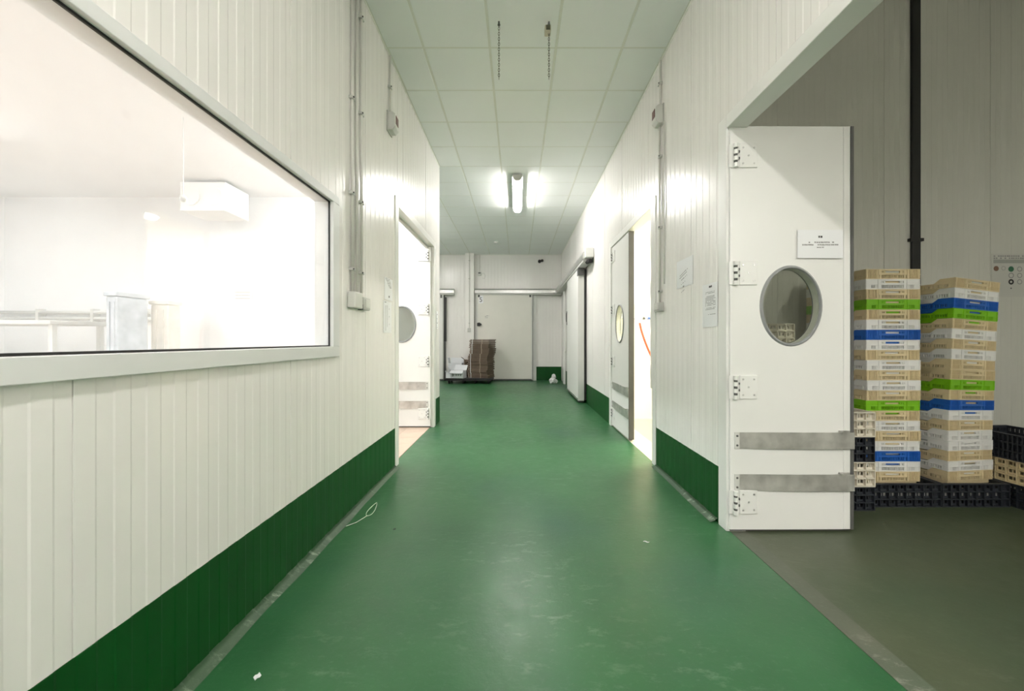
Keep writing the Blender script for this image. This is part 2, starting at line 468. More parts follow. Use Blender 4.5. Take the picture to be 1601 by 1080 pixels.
for j, y0 in enumerate(YG):
    y1 = min(y0+0.6, YB)
    if y1 - y0 < 0.03: continue
    far = y0 >= YC - 0.5
    cols = (xs2 + [x for x in xs if x > XL]) if y0 > YC - 0.02 else xs
    for a, b in zip(cols[:-1], cols[1:]): tile(a, b, y0, y1)
    if not (y0 > YC - 0.02) and y1 > YC:
        for a, b in zip(xs2[:-1] , xs2[1:]): tile(a, b, YC, y1)
        tile(xs2[-1], XL, YC, y1)
for x in XG:
    lo = YN if x > XL else YC
    if x < -3.9: continue
    MB().box(x-0.011, x+0.011, lo, YB, H-0.004, H+0.012).build('grid_bar', M_GRID, ce)
for y in YG + [YG[0]-0.6*k for k in range(1, 9)]:
    x0 = XL if y < YC else -4.1
    if y > YB-0.03: continue
    MB().box(x0, XR, y-0.009, y+0.009, H-0.0035, H+0.012).build('grid_bar', M_GRID, ce)
MB().box(XL, XR, YN, YG[0], H+0.004, H+0.03).build('ceiling_panel', M_CEIL, ce)
MB().box(-4.2, xs2[0], YC, YB, H+0.004, H+0.03).build('ceiling_panel', M_CEIL, ce)
# edge angles
for (x0, x1, y0, y1) in ((XL, XL+0.022, YN, YC), (XR-0.022, XR, YN, YB), (-4.2, XR, YB-0.02, YB), (-4.2, XL, YC, YC+0.02)):
    MB().box(x0, x1, y0, y1, H-0.004, H+0.002).box(x0 if x0 != XR-0.022 else XR-0.004, x1 if x0 != XL else XL+0.004, y0, y1, H-0.022, H).build('edge_angle', M_GRID, ce)

# ------------------------------------------------------------------ side rooms (plain shells)
def shell(name, cat_label, x0, x1, y0, y1, z1, m, skip=()):
    """walls of a room as flat panels: each side one structure object"""
    t = 0.08
    sides = {'south': (x0-t, x1+t, y0-t, y0), 'north': (x0-t, x1+t, y1, y1+t), 'west': (x0-t, x0, y0, y1), 'east': (x1, x1+t, y0, y1)}
    for k, (a, b, c, d) in sides.items():
        if k in skip: continue
        o = MB().box(a, b, c, d, 0, z1).build('wall_%s_%s' % (name, k), m, origin=((a+b)/2, (c+d)/2, 0))
        tag(o, '%s wall of the %s, %s side' % (cat_label[0], cat_label[1], k), 'wall', kind='structure')
    o = MB().box(x0-t, x1+t, y0-t, y1+t, z1, z1+0.08).build('ceiling_%s' % name, m, origin=((x0+x1)/2, (y0+y1)/2, z1))
    tag(o, '%s ceiling of the %s' % (cat_label[0], cat_label[1]), 'ceiling', kind='structure')
LX0, LX1, LY0, LY1, LH = -7.6, XL-0.092, -1.8, 5.76, 3.35
shell('side_room', ('white', 'bright side room'), LX0, LX1, LY0, LY1, LH, M_ROOM, skip=('east',))
shell('wash_room', ('cream', 'wash room'), XR+0.092, 4.2, 3.82, 6.10, 3.1, M_ROOMW, skip=('west',))
# storage room: ribbed wall behind the crates
SH = 4.7; SY = 3.66
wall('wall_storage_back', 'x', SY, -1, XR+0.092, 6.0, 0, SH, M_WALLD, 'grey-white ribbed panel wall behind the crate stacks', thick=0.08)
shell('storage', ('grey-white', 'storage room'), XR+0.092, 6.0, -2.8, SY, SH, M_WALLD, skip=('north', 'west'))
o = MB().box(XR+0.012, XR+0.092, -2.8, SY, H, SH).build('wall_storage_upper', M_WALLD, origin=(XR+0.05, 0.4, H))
tag(o, 'grey-white wall strip above the storage opening', 'wall', kind='structure')

# ------------------------------------------------------------------ fluorescent fixtures
def fixture(x, y0, y1, z_ceil, m, label, group=None, along='y', drop=0.03, nm='ceiling_lamp', top=0.0):
    """weatherproof tube fixture: housing, diffuser, end caps, hangers"""
    L = y1-y0
    e = lempty(nm, (x, (y0+y1)/2, z_ceil), label, 'lamp', group)
    if along == 'x': e.rotation_euler = (0, 0, R(90))
    a, b = -L/2, L/2; d = -drop
    MB().prism([(-.082, d-.042), (-.074, d-.035), (.074, d-.035), (.082, d-.042), (.078, d), (-.078, d)], 'y', a, b).build('housing', M_GREYP, e)
    MB().prism([(-.060, d-.036), (-.056, d-.058), (-.035, d-.082), (.035, d-.082), (.056, d-.058), (.060, d-.036)], 'y', a+.03, b-.03).build('diffuser', m, e)
    for s, q in ((a, 1), (b, -1)):
        MB().prism([(-.072, d-.036), (-.062, d-.070), (-.035, d-.09), (.035, d-.09), (.062, d-.070), (.072, d-.036)], 'y', s, s+q*.03).build('end_cap', M_GREYP, e)
    for yy in (a+.25, b-.25):
        MB().box(-.012, .012, yy-.012, yy+.012, d, top).build('hanger', M_GREYP, e)
    return e
ML_HALL = lamp_mat('hall_diffuser', (1.0, 0.96, 0.94), LAMP_HALL)
ML_NEAR = lamp_mat('near_diffuser', (1.0, 0.955, 0.92), LAMP_NEAR)
ML_LEFT = lamp_mat('side_room_diffuser', (0.92, 0.97, 1.0), LAMP_LEFT)
ML_WET = lamp_mat('wash_room_diffuser', (1.0, 0.95, 0.84), LAMP_WET)
fixture(0.0, 6.15, 7.75, H, ML_HALL, 'lit tube lamp with clear diffuser on the corridor ceiling')
fixture(-2.7, 7.9, 9.5, H, ML_HALL, 'tube lamp on the hall ceiling behind the wall corner')
fixture(0.0, -1.9, -0.3, H, ML_NEAR, 'tube lamp on the corridor ceiling beside the big window')
for x, y, q in ((-3.4, 1.2, 'near the window'), (-5.6, 3.1, 'before the steel rail'), (-2.3, 4.6, 'inside the left door'), (-5.6, 0.3, 'away from both window and rail')):
    fixture(x, y-.75, y+.75, LH, ML_LEFT, 'tube lamp on the side room ceiling %s' % q, 'side room ceiling lamps')
ML_STORE_FILL = lamp_mat('storage_fill_diffuser', (1.0, 0.97, 0.90), FILL_STORE)
fixture(3.4, -2.2, -0.7, 3.1, ML_STORE_FILL, 'added unseen fill lamp hanging in the storage room', top=SH-3.1)  # invented fixture, put in to brighten the storage wall and crates
fixture(2.9, 4.2, 5.7, 3.1, ML_WET, 'tube lamp on the wash room ceiling')

# ------------------------------------------------------------------ window in the left wall
we = empty('window_1', (XL, 1.1, WIN[2]), 'wide fixed window with grey-white frame looking into the bright side room', 'window', kind='structure')
y0, y1, z0, z1 = WIN
f = 0.055; p = 0.022
for (a, b, c, d) in ((y0-f, y1+f, z0-f, z0+.012), (y0-f, y1+f, z1-.012, z1+f*0.7), (y0-f, y0+.012, z0, z1), (y1-.03, y1+f, z0+.012, z1-.012)):
    MB().box(XL-0.10, XL+p, a, b, c, d).build('window_frame', M_FRAME, we, bevel=0.003)
gx = XL-0.008
MB().box(gx-0.006, gx, y0, y1-.03, z0+.012, z1-.012).build('pane', M_GLASSW, we)
for (a, b, c, d) in ((y0, y1-.03, z0+.012, z0+.020), (y0, y1-.03, z1-.020, z1-.012), (y1-.037, y1-.03, z0+.012, z1-.012)):
    MB().box(gx, gx+0.008, a, b, c, d).build('gasket', M_BLK, we)

# ------------------------------------------------------------------ swing doors
def holed_plate(mb, x0, x1, z0, z1, cx, cz, rx, rz, ya, yb, N=48):
    angs = [2*math.pi*i/N for i in range(N)]
    for X, Z in ((x0,z0),(x1,z0),(x1,z1),(x0,z1)): angs.append(math.atan2(Z-cz, X-cx) % (2*math.pi))
    angs = sorted(set(angs)); n = len(angs)
    inn, out = [], []
    for t in angs:
        c, s = math.cos(t), math.sin(t)
        k = 1/math.sqrt((c/rx)**2 + (s/rz)**2); inn.append((cx+k*c, cz+k*s))
        ks = []
        if c > 1e-9: ks.append((x1-cx)/c)
        if c < -1e-9: ks.append((x0-cx)/c)
        if s > 1e-9: ks.append((z1-cz)/s)
        if s < -1e-9: ks.append((z0-cz)/s)
        k = min(ks); out.append((cx+k*c, cz+k*s))
    vs = []
    for y in (ya, yb):
        vs += [(x, y, z) for x, z in inn] + [(x, y, z) for x, z in out]
    fs = []
    for i in range(n):
        j = (i+1) % n
        fs += [(i, j, n+j, n+i), (2*n+i, 3*n+i, 3*n+j, 2*n+j), (i, 2*n+i, 2*n+j, j), (n+i, n+j, 3*n+j, 3*n+i)]
    mb.add(vs, fs)
def ring(mb, cx, cz, rx, rz, w, ya, yb, N=48):
    vs = []
    prof = [(0, ya), (w*.25, yb), (w*.6, yb), (w, ya)]
    for i in range(N):
        t = 2*math.pi*i/N
        for d, y in prof: vs.append((cx+(rx-w*.4+d)*math.cos(t), y, cz+(rz-w*.4+d)*math.sin(t)))
    fs = []
    for i in range(N):
        j = (i+1) % N
        for k in range(3): fs.append((i*4+k, i*4+k+1, j*4+k+1, j*4+k))
    mb.add(vs, fs)
HINGE_Z = (2.405, 1.655, 0.925, 0.190)
def leaf(parent, loc, rot, w=0.78, mirror=False, h=2.59):
    """swing leaf in local space: hinge at x=0, width along +x, face at y=0 looking to -y"""
    s = -1 if mirror else 1
    T = 0.055
    def fin(mb): mb.v = [(x*s, y, z) for x, y, z in mb.v]; return mb
    def put(name, mb, m, par, **k):
        fin(mb); o = bpy.data.objects.new(name, mb.mesh(name, m, **k)); COL.objects.link(o); o.parent = par; return o
    mb = MB(); cx, cz = w/2+.005, 1.445
    holed_plate(mb, 0, w, 0.012, h, cx, cz, .185, .242, 0, T)
    lf = put('leaf', mb, M_DOOR, parent); lf.location = loc; lf.rotation_euler = (0, 0, rot)
    put('edge_trim', MB().box(w-.045, w-.006, -.004, 0, .014, h-.002), M_TRIM, lf, bevel=0.0015)
    put('edge_gasket_or_gap_shade', MB().box(w, w+.020, -.004, T+.004, .012, h), M_RUB, lf)
    put('bottom_seal', MB().box(0.004, w-.004, .01, T-.01, .0, .012), M_RUB, lf)
    for ya, yb in ((0.0, -.012), (T, T+.012)):
        mb = MB(); ring(mb, cx, cz, .190, .247, .022, ya, yb); put('porthole_ring', mb, M_RING, lf, smooth=False)
    mb = MB(); N = 48
    mb.add([(cx+.186*math.cos(2*math.pi*i/N), -.001, cz+.243*math.sin(2*math.pi*i/N)) for i in range(N)] + [(cx+.186*math.cos(2*math.pi*i/N), .005, cz+.243*math.sin(2*math.pi*i/N)) for i in range(N)],
           [tuple(range(N)), tuple(range(N, 2*N))] + [(i, (i+1) % N, N+(i+1) % N, N+i) for i in range(N)])
    put('porthole_glass', mb, M_GLASSP, lf)
    for z in HINGE_Z:
        put('hinge_plate', MB().box(.058, .172, -.009, 0, z-.076, z+.076), M_TRIM, lf, bevel=0.003)
        kb = MB()
        for dz in (-.064, -.022, .020, .060): kb.cyl((.03, -.014, z+dz-.013), (.03, -.014, z+dz+.013), .015, 10)
        kb.box(-.008, .057, -.006, 0, z-.074, z+.074)
        put('hinge_barrel', kb, M_TRIM, lf)
        sb = MB()
        for dz in (-.043, .0, .041): sb.cyl((.03, -.012, z+dz-.009), (.03, -.012, z+dz+.009), .011, 8)
        sb.box(.034, .056, -.016, -.006, z+.016, z+.030); sb.box(.034, .056, -.016, -.006, z-.026, z-.012)
        put('hinge_spring', sb, M_RUB, lf)
        bb = MB()
        for bx, bz in ((.08, .05), (.15, .05), (.115, 0), (.08, -.05), (.15, -.05)): bb.cyl((bx, -.012, z+bz), (bx, -.009, z+bz), .006, 8)
        put('hinge_bolts', bb, M_ALU, lf)
    for zc in (.583, .315):
        N = 20; hw = .053; vs = []; fs = []
        path = [(.055, -.004)] + [(.055 + (w-.085)*t, -.004 - .013*math.sin(min(1, t*1.25)*math.pi/2)) for t in [i/N for i in range(1, N+1)]]
        path += [(w-.008, -.020), (w+.014, -.018), (w+.021, -.010)]
        th = .003
        mb = MB()
        for (xa, ya), (xb, yb) in zip(path[:-1], path[1:]):
            mb.add([(xa, ya, zc-hw), (xb, yb, zc-hw), (xb, yb, zc+hw), (xa, ya, zc+hw), (xa, ya+th, zc-hw), (xb, yb+th, zc-hw), (xb, yb+th, zc+hw), (xa, ya+th, zc+hw)],
                   [(0,1,2,3), (4,7,6,5), (0,4,5,1), (3,2,6,7)])
        put('bumper_strap', mb, M_STEEL, lf)
        put('strap_end', MB().box(.028, .058, -.006, 0, zc-hw, zc+hw), M_LGREY, lf)
        put('strap_screws', MB().cyl((.043, -.009, zc+.03), (.043, -.006, zc+.03), .007, 8).cyl((.043, -.009, zc-.03), (.043, -.006, zc-.03), .007, 8), M_RUB, lf)
        put('strap_return', MB().box(w-.075, w-.005, -.006, 0, zc+hw-.002, zc+hw+.010).box(w-.075, w-.06, -.03, 0, zc+hw-.002, zc+hw+.008), M_STEEL, lf)
    return lf
def door_frame(e, x, sgn, y0, y1, z1, jw=0.085, depth=0.115, proud=0.012):
    """jambs and head round an opening in a wall whose face is at x (normal sgn)"""
    xa, xb = x + sgn*proud, x - sgn*depth
    MB().box(xa, xb, y0-jw, y0+.015, 0, z1+jw*.8).build('jamb', M_TRIM, e, bevel=0.004)
    MB().box(xa, xb, y1-.015, y1+jw, 0, z1+jw*.8).build('jamb', M_TRIM, e, bevel=0.004)
    MB().box(xa, xb, y0+.015, y1-.015, z1-.015, z1+jw*.8).build('head', M_TRIM, e, bevel=0.004)
d1 = empty('door_1', (XL, 4.7, 0), 'left double swing door standing open into the bright side room', 'door', kind='structure')
door_frame(d1, XL, 1, DL[0], DL[1], DL[3])
MB().box(XL-.07, XL-.10, DL[0]+.03, DL[1]-.02, DL[3]-.045, DL[3]-.015).build('head_stop', M_GREYP, d1)
leaf(d1, (-1.225-XL, 5.465-4.7, 0.012), 0.0, 0.79, mirror=True, h=2.53)
d2 = empty('door_2', (XR, 4.7, 0), 'right double swing door of the wash room, one leaf shut', 'door', kind='structure')
door_frame(d2, XR, -1, DM[0], DM[1], DM[3])
leaf(d2, (0.004, 5.60-4.7, 0.008), R(-90), 0.85, h=2.55)
# ragged torn sealing tape on the near jamb
mb = MB(); N = 46; pts = []
for i in range(N):
    z = 0.75 + 1.85*i/(N-1)
    wv = 0.012 + 0.030*abs(noise.noise((z*6.3, 2.2, 0.5))) + 0.03*max(0, noise.noise((z*2.1, 5.2, 0.1)))
    pts.append((z, wv))
for (za, wa), (zb, wb) in zip(pts[:-1], pts[1:]):
    yb_ = DM[0]+.015
    mb.add([(XR-.014, yb_-.02, za), (XR-.016, yb_+wa, za), (XR-.016, yb_+wb, zb), (XR-.014, yb_-.02, zb),
            (XR-.011, yb_-.02, za), (XR-.012, yb_+wa, za), (XR-.012, yb_+wb, zb), (XR-.011, yb_-.02, zb)],
           [(0,1,2,3), (4,7,6,5), (1,5,6,2), (0,3,7,4)])
mb.build('torn_seal', M_TRIM, d2)
d3 = empty('door_3', (XR, 2.5, 0), 'large white swing door with oval porthole open into the storage room', 'door', kind='structure')
door_frame(d3, XR, -1, DS[0], DS[1], DS[3], jw=0.085)
leaf(d3, (1.362-XR, 2.492-2.5, 0.006), R(0.4), 0.775, h=2.597)

# ------------------------------------------------------------------ sliding cold-room doors
def sliding_back(e, x0, x1, z1, yw, rail, m_leaf=M_DOOR):
    """sliding door in front of a wall facing -Y at y=yw"""
    MB().box(x0, x1, yw-.16, yw-.06, .05, z1).build('leaf', m_leaf, e, bevel=0.012)
    lf = e.children[-1] if e.children else None
    for a, b, c, d in ((x0-.006, x0+.03, .05, z1), (x1-.03, x1+.006, .05, z1)):
        MB().box(a, b, yw-.166, yw-.055, c, d).build('leaf_edge', M_LGREY, e)
    MB().box(x1+.006, x1+.022, yw-.14, yw-.005, .05, z1).build('edge_gasket_or_gap_shade', M_RUB, e)
    MB().box(x0+.02, x1-.02, yw-.15, yw-.07, .012, .05).build('bottom_seal', M_RUB, e)
    MB().prism([(yw-.20, rail), (yw-.01, rail), (yw-.01, rail+.14), (yw-.15, rail+.14), (yw-.20, rail+.09)], 'x', e['rx0'], e['rx1']).build('rail_cover', M_ALU, e)
    MB().box(e['rx0']+.03, e['rx1'], yw-.19, yw-.03, rail-.05, rail-.008).build('track', M_GREYP, e)
    for hx in (x0+.03, x1-.06):
        MB().box(hx-.03, hx+.06, yw-.165, yw-.05, z1-.10, rail-.02).build('hanger', M_RUB, e)
e = empty('door_4', (-0.4, YB-.1, 0), 'closed cream sliding cold-room door numbered 5 on the far wall', 'door', kind='structure')
e['rx0'] = -1.30; e['rx1'] = XR-.02
sliding_back(e, -1.235, .45, 2.645, YB, 2.665, mat('cream_door_skin', (0.76, 0.745, 0.68), 0.4, var=0.02))
MB().box(-1.315, -1.245, YB-.10, YB-.005, 0, 2.66).build('side_post', M_GREYP, e)
MB().box(.47, .58, YB-.07, YB-.005, 0, 2.66).build('side_post', M_TRIM, e, bevel=0.004)
hb = MB().box(-1.225, -1.16, YB-.20, YB-.16, 1.68, 1.74)
hb.prism([(-1.22, 1.76), (-1.15, 1.77), (-1.09, 1.73), (-1.085, 1.70), (-1.15, 1.66), (-1.22, 1.66)], 'y', YB-.235, YB-.195)
hb.build('handle', M_BLK, e)
MB().box(-1.18, -1.04, YB-.1615, YB-.1600, 2.36, 2.59).build('number_plate', M_PAPER, e)
cu = bpy.data.curves.new('number', 'FONT'); cu.body = '5'; cu.size = 0.20; cu.extrude = 0.0006
tmp = bpy.data.objects.new('tmp', cu); COL.objects.link(tmp)
bpy.context.view_layer.update()
me = bpy.data.meshes.new_from_object(tmp); bpy.data.objects.remove(tmp)
me.materials.clear(); me.materials.append(M_INKD)
o = link('number_print', me, e, (-1.165+.4, -.0635, 2.40)); o.rotation_euler = (R(90), 0, 0)
mb = MB()
for i, (a, b, c, d) in enumerate(((-.94, -.90, 1.965, 1.985), (-.99, -.95, 1.955, 1.97), (-.88, -.86, 1.97, 1.98), (-.99, -.90, 1.915, 1.925))): mb.box(a, b, YB-.162, YB-.160, c, d)
mb.build('leaf_marks', M_INK, e)

e = empty('door_5', (-2.9, YB-.1, 0), 'sliding cold-room door half hidden behind the wall corner', 'door', kind='structure')
e['rx0'] = -4.0; e['rx1'] = -1.93
sliding_back(e, -3.7, -2.26, 2.62, YB, 2.665)
MB().box(-2.245, -2.185, YB-.13, YB-.005, 1.2, 2.55).build('edge_gasket_or_gap_shade', M_BLK, e)  # black strip standing in for the dark gap beside the leaf
MB().box(-2.245, -2.205, YB-.10, YB-.005, 0, 1.2).build('edge_gasket_or_gap_shade', M_RUB, e)

e = empty('door_6', (1.28, 8.5, 0), 'white sliding cold-room door standing open along the right wall', 'door', kind='structure')
MB().box(1.195, 1.30, 7.62, 9.36, .05, 2.64).build('leaf', M_DOOR, e, bevel=0.008)
MB().box(1.190, 1.305, 7.610, 7.64, .05, 2.64).build('leaf_edge', M_LGREY, e)
MB().box(1.186, 1.198, 7.612, 9.36, .05, .09).build('leaf_edge', M_ALU, e)
MB().box(1.31, 1.350, 7.62, 9.36, .06, 2.62).build('edge_gasket_or_gap_shade', M_BLK, e)  # black block filling the space behind the leaf, shade of the gap as colour
MB().box(1.21, 1.30, 7.66, 9.3, .010, .05).build('bottom_seal', M_RUB, e)
MB().prism([(1.165, 2.69), (1.34, 2.69), (1.34, 2.85), (1.23, 2.85), (1.165, 2.79)], 'y', 6.95, 11.75).build('rail_cover', M_ALU, e)
MB().box(1.20, 1.35, 6.86, 6.97, 2.70, 2.865).build('rail_hood', M_TRIM, e, bevel=0.01)
MB().box(1.18, 1.33, 6.98, 11.7, 2.645, 2.69).build('track', M_GREYP, e)
MB().box(1.185, 1.31, 7.58, 7.72, 2.50, 2.70).build('hanger', M_RUB, e)
MB().cyl((1.26, 7.02, 2.64), (1.30, 6.90, 2.64), .04, 12).build('track_stop', M_BLK, e)
MB().box(1.27, 1.352, 9.62, 9.92, 0, 2.62).build('side_post', M_TRIM, e, bevel=0.006)
MB().box(1.30, 1.352, 10.9, 11.1, 0, 2.62).build('side_post', M_TRIM, e, bevel=0.006)
MB().box(1.235, 1.27, 9.66, 9.78, 1.66, 1.90).box(1.24, 1.28, 9.86, 9.94, 1.70, 1.92).cyl((1.25, 9.8, 1.62), (1.25, 9.8, 1.96), .016, 8).build('handle', M_BLK, e)
MB().tube([(1.30, 10.4, 1.80), (1.30, 10.4, 1.3), (1.28, 10.38, 1.02), (1.27, 10.3, .92), (1.28, 10.2, .98), (1.29, 10.15, 1.3), (1.30, 10.12, 1.7)], .012, 6).build('cable', M_LGREY, e, smooth=True)

# ------------------------------------------------------------------ column and small boxes at the far end
c = empty('column', (-1.44, YB-.1, 0), 'white boxed column beside the cream sliding door', 'column', kind='structure')
MB().box(-1.585, -1.32, YB-.20, YB-.004, 0, H).build('casing', M_WALL, c, bevel=0.005)
MB().cyl((-1.46, YB-.215, 1.6), (-1.46, YB-.215, H-.01), .012, 8).build('conduit', M_COND, c)
for z in (1.75, 2.42, 3.1, 3.65): MB().box(-1.485, -1.435, YB-.225, YB-.20, z-.012, z+.012).build('clip', M_GREYP, c)
MB().box(-1.505, -1.415, YB-.255, YB-.20, 1.49, 1.60).build('switch_box', M_GREYP, c, bevel=0.006)
s = empty('junction_box', (-1.16, YB, 3.27), 'small grey box with cable high above the cream sliding door', 'junction box')
MB().box(-1.22, -1.11, YB-.06, YB-.004, 3.22, 3.33).build('box_body', M_LGREY, s, bevel=0.008)
MB().box(-1.20, -1.13, YB-.066, YB-.06, 3.28, 3.315).build('window_strip', M_RUB, s)
MB().tube([(-1.165, YB-.03, 3.33), (-1.165, YB-.03, H-.03)], .01, 6).build('conduit', M_COND, s)
MB().tube([(-1.11, YB-.03, 3.27), (-1.03, YB-.03, 3.30), (-.99, YB-.03, 3.22), (-1.02, YB-.03, 3.12), (-1.08, YB-.03, 3.15)], .007, 6).build('cable', M_LGREY, s, smooth=True)
s = empty('wall_sensor', (.71, YB, 3.66), 'small black sensor high on the far wall', 'sensor')
MB().cyl((.68, YB-.06, 3.66), (.68, YB-.004, 3.66), .05, 14).build('sensor_body', M_BLK, s)
MB().ball((.76, YB-.05, 3.68), .045).build('sensor_eye', M_BLK, s, smooth=True)
s = empty('smoke_detector', (-.58, 10.45, H), 'small white round detector on the ceiling near the far wall', 'detector')
MB().cyl((-.58, 10.45, H-.02), (-.58, 10.45, H-.004), .055, 16).build('base', M_TRIM, s)
MB().ball((-.58, 10.45, H-.02), .045, .045, .03).build('dome', M_TRIM, s, smooth=True)

# ------------------------------------------------------------------ wall conduits and boxes, near corridor
def wall_clip(e, x, sgn, y, z, r=.011):
    MB().box(x, x+sgn*.030, y-.026, y+.026, z-.010, z+.010).build('clip', M_GREYP, e, bevel=0.003)
    MB().cyl((x+sgn*.030, y-.018, z), (x+sgn*.038, y-.018, z), .006, 6).build('screw', M_RUB, e)
x = XL
e = empty('wall_conduit', (x, 2.84, 1.46), 'set of three pale conduits with grey boxes beside the big window', 'conduit')
for y, zb in ((2.765, 1.57), (2.845, 1.57), (2.925, 1.57)):
    MB().cyl((x+.016, y, zb), (x+.016, y, H-.022), .011, 10).build('pipe', M_COND, e, smooth=True)
for y, z in ((2.765, 2.95), (2.925, 2.93), (2.765, 2.275), (2.925, 2.265), (2.765, 1.735), (2.925, 1.735), (2.925, 3.65)): wall_clip(e, x, 1, y, z)
MB().box(x, x+.055, 2.72, 2.86, 1.46, 1.575).build('junction_box', M_LGREY, e, bevel=0.008)
MB().cyl((x+.03, 2.86, 1.475), (x+.03, 3.0, 1.475), .011, 8).build('elbow_pipe', M_COND, e)
MB().cyl((x+.03, 2.875, 1.455), (x+.03, 2.875, 1.495), .020, 10).build('gland', M_RUB, e)
MB().box(x, x+.045, 2.90, 3.03, 1.46, 1.555).build('switch_box', M_GREYP, e, bevel=0.008)
MB().box(x+.045, x+.052, 2.925, 3.005, 1.475, 1.54).build('switch_rocker', M_LGREY, e, bevel=0.003)

def alarm(x, sgn, y, z, label, zb=None, y2=None):
    e = empty('alarm_box', (x, y, z), label, 'alarm')
    MB().prism([(x, z-.085), (x+sgn*.05, z-.085), (x+sgn*.075, z-.055), (x+sgn*.075, z+.065), (x+sgn*.05, z+.085), (x, z+.085)], 'y', y-.055, y+.055).build('housing', M_LGREY, e, bevel=0.004)
    MB().box(x, x+sgn*.012, y-.066, y+.066, z-.095, z+.09).build('back_plate', M_GREYP, e)
    MB().box(x+sgn*.070, x+sgn*.078, y-.036, y+.036, z-.02, z+.055).build('lens', mat('dark_red_lens', (0.10, 0.02, 0.02), 0.3), e)
    MB().cyl((x+sgn*.014, y, z+.085), (x+sgn*.014, y, H-.02), .010, 8).build('conduit', M_COND, e, smooth=True)
    return e
a = alarm(XL, 1, 3.60, 3.235, 'grey alarm box hung under the ceiling above the left door side')
wall_clip(a, XL, 1, 3.585, 3.56)
a = alarm(XR, -1, 3.66, 3.335, 'grey alarm box on the wall between the two right doors')
wall_clip(a, XR, -1, 3.66, 3.64)
e = empty('light_switch', (XR, 3.66, 1.54), 'grey switch box at the foot of a long conduit by the wash room', 'switch')
MB().cyl((XR-.014, 3.67, 1.58), (XR-.014, 3.67, 3.24), .010, 8).build('conduit', M_COND, e, smooth=True)
MB().cyl((XR-.010, 3.57, 1.75), (XR-.010, 3.57, 3.24), .006, 8).build('cable', M_COND, e, smooth=True)
for z in (2.956, 2.29, 1.69): wall_clip(e, XR, -1, 3.655, z)
MB().box(XR, XR-.045, 3.60, 3.74, 1.50, 1.585).build('box_body', M_GREYP, e, bevel=0.006)
MB().box(XR-.045, XR-.052, 3.62, 3.72, 1.515, 1.57).build('rocker', M_LGREY, e, bevel=0.003)

# ------------------------------------------------------------------ sheets of paper
def sheet(name, axis, c, sgn, u0, u1, z0, z1, label, lines, dark=(), m=M_PAPER, tilt=0.0, cat='notice'):
    """paper sheet on a wall ('y': wall at x=c) or a frontal plane ('x': plane at y=c); lines = (u0,u1,z0,z1) in 0..1, tilted"""
    loc = (c, (u0+u1)/2, z0) if axis == 'y' else ((u0+u1)/2, c, z0)
    e = empty(name, loc, label, cat)
    def B(d0, d1, a, b, cc, d):
        return MB().box(c+sgn*d0, c+sgn*d1, a, b, cc, d) if axis == 'y' else MB().box(a, b, c+sgn*d0, c+sgn*d1, cc, d)
    B(.0005, .0025, u0, u1, z0, z1).build('paper', m, e)
    W, Hh = u1-u0, z1-z0
    for nm, ls, mm in (('printed_lines', lines, M_INK), ('printed_mark', dark, M_INKD)):
        if not ls: continue
        mb = MB()
        for (a, b, c0, c1) in ls:
            ua, ub, za, zb = u0+a*W, u0+b*W, z0+c0*Hh, z0+c1*Hh
            n = max(1, int((ub-ua)/.012)); st = (ub-ua)/n
            for i in range(n):
                if n > 3 and random.random() < .16: continue
                k = st*random.uniform(.7, .96); dz = tilt*(ua+i*st-u0); q = random.uniform(-.08, .08)*(zb-za)
                if axis == 'y': mb.box(c+sgn*.0025, c+sgn*.0030, ua+i*st, ua+i*st+k, za+dz+q, zb+dz+q)
                else: mb.box(ua+i*st, ua+i*st+k, c+sgn*.0025, c+sgn*.0030, za+dz+q, zb+dz+q)
        if mb.v: mb.build(nm, mm, e)['kind'] = 'stuff'
    return e
LY = 2.486
sheet('door_notice', 'x', LY, -1, 1.79, 2.08, 1.755, 1.935, 'white landscape notice taped on the big porthole door',
      [(.24, .80, .535, .585), (.10, .90, .45, .495), (.42, .58, .365, .40)], [(.455, .545, .72, .79)])
sheet('wall_notice', 'y', XR-.0024, -1, 3.00, 3.30, 1.665, 1.89, 'blank-looking white sheet with slanted handwriting beside the switch',
      [(.30, .80, .70, .73), (.35, .85, .62, .65), (.30, .7, .50, .53), (.45, .75, .35, .37), (.5, .7, .06, .09)], [(.52, .60, .20, .25)], tilt=-.28)
sheet('plastic_sleeve_notice', 'y', XR-.0024, -1, 2.63, 2.84, 1.325, 1.63, 'printed sheet in a clear sleeve beside the storage door jamb',
      [(.12, .80, z, z+.012) for z in (.80, .77, .70, .67, .64, .61, .58, .55, .52, .49, .43, .40, .28)], [(.35, .55, .90, .945)])
sheet('wall_list', 'y', XL+.0024, 1, 3.44, 3.66, 1.30, 1.585, 'faded printed list on the wall beside the left door',
      [(.25, .30, .1, .9), (.45, .48, .15, .85), (.70, .74, .25, .30), (.7, .74, .5, .55), (.7, .74, .75, .8)], [(.15, .35, .95, .97)])
sheet('scribbled_note', 'y', XL+.0024, 1, 3.47, 3.69, 1.60, 1.80, 'small note covered in pencil scribble beside the left door',
      [(.10+.06*k, .62+.03*k, .92-.055*k, .945-.055*k) for k in range(9)], [(.50, .62, .05, .14)], tilt=.12)
sheet('door_side_label', 'y', XL+.0024, 1, 5.70, 5.80, 1.40, 1.66, 'small label strip on the wall corner past the left door',
      [(.3, .7, .78, .84), (.2, .8, .55, .60), (.3, .7, .3, .36), (.35, .6, .05, .12)])

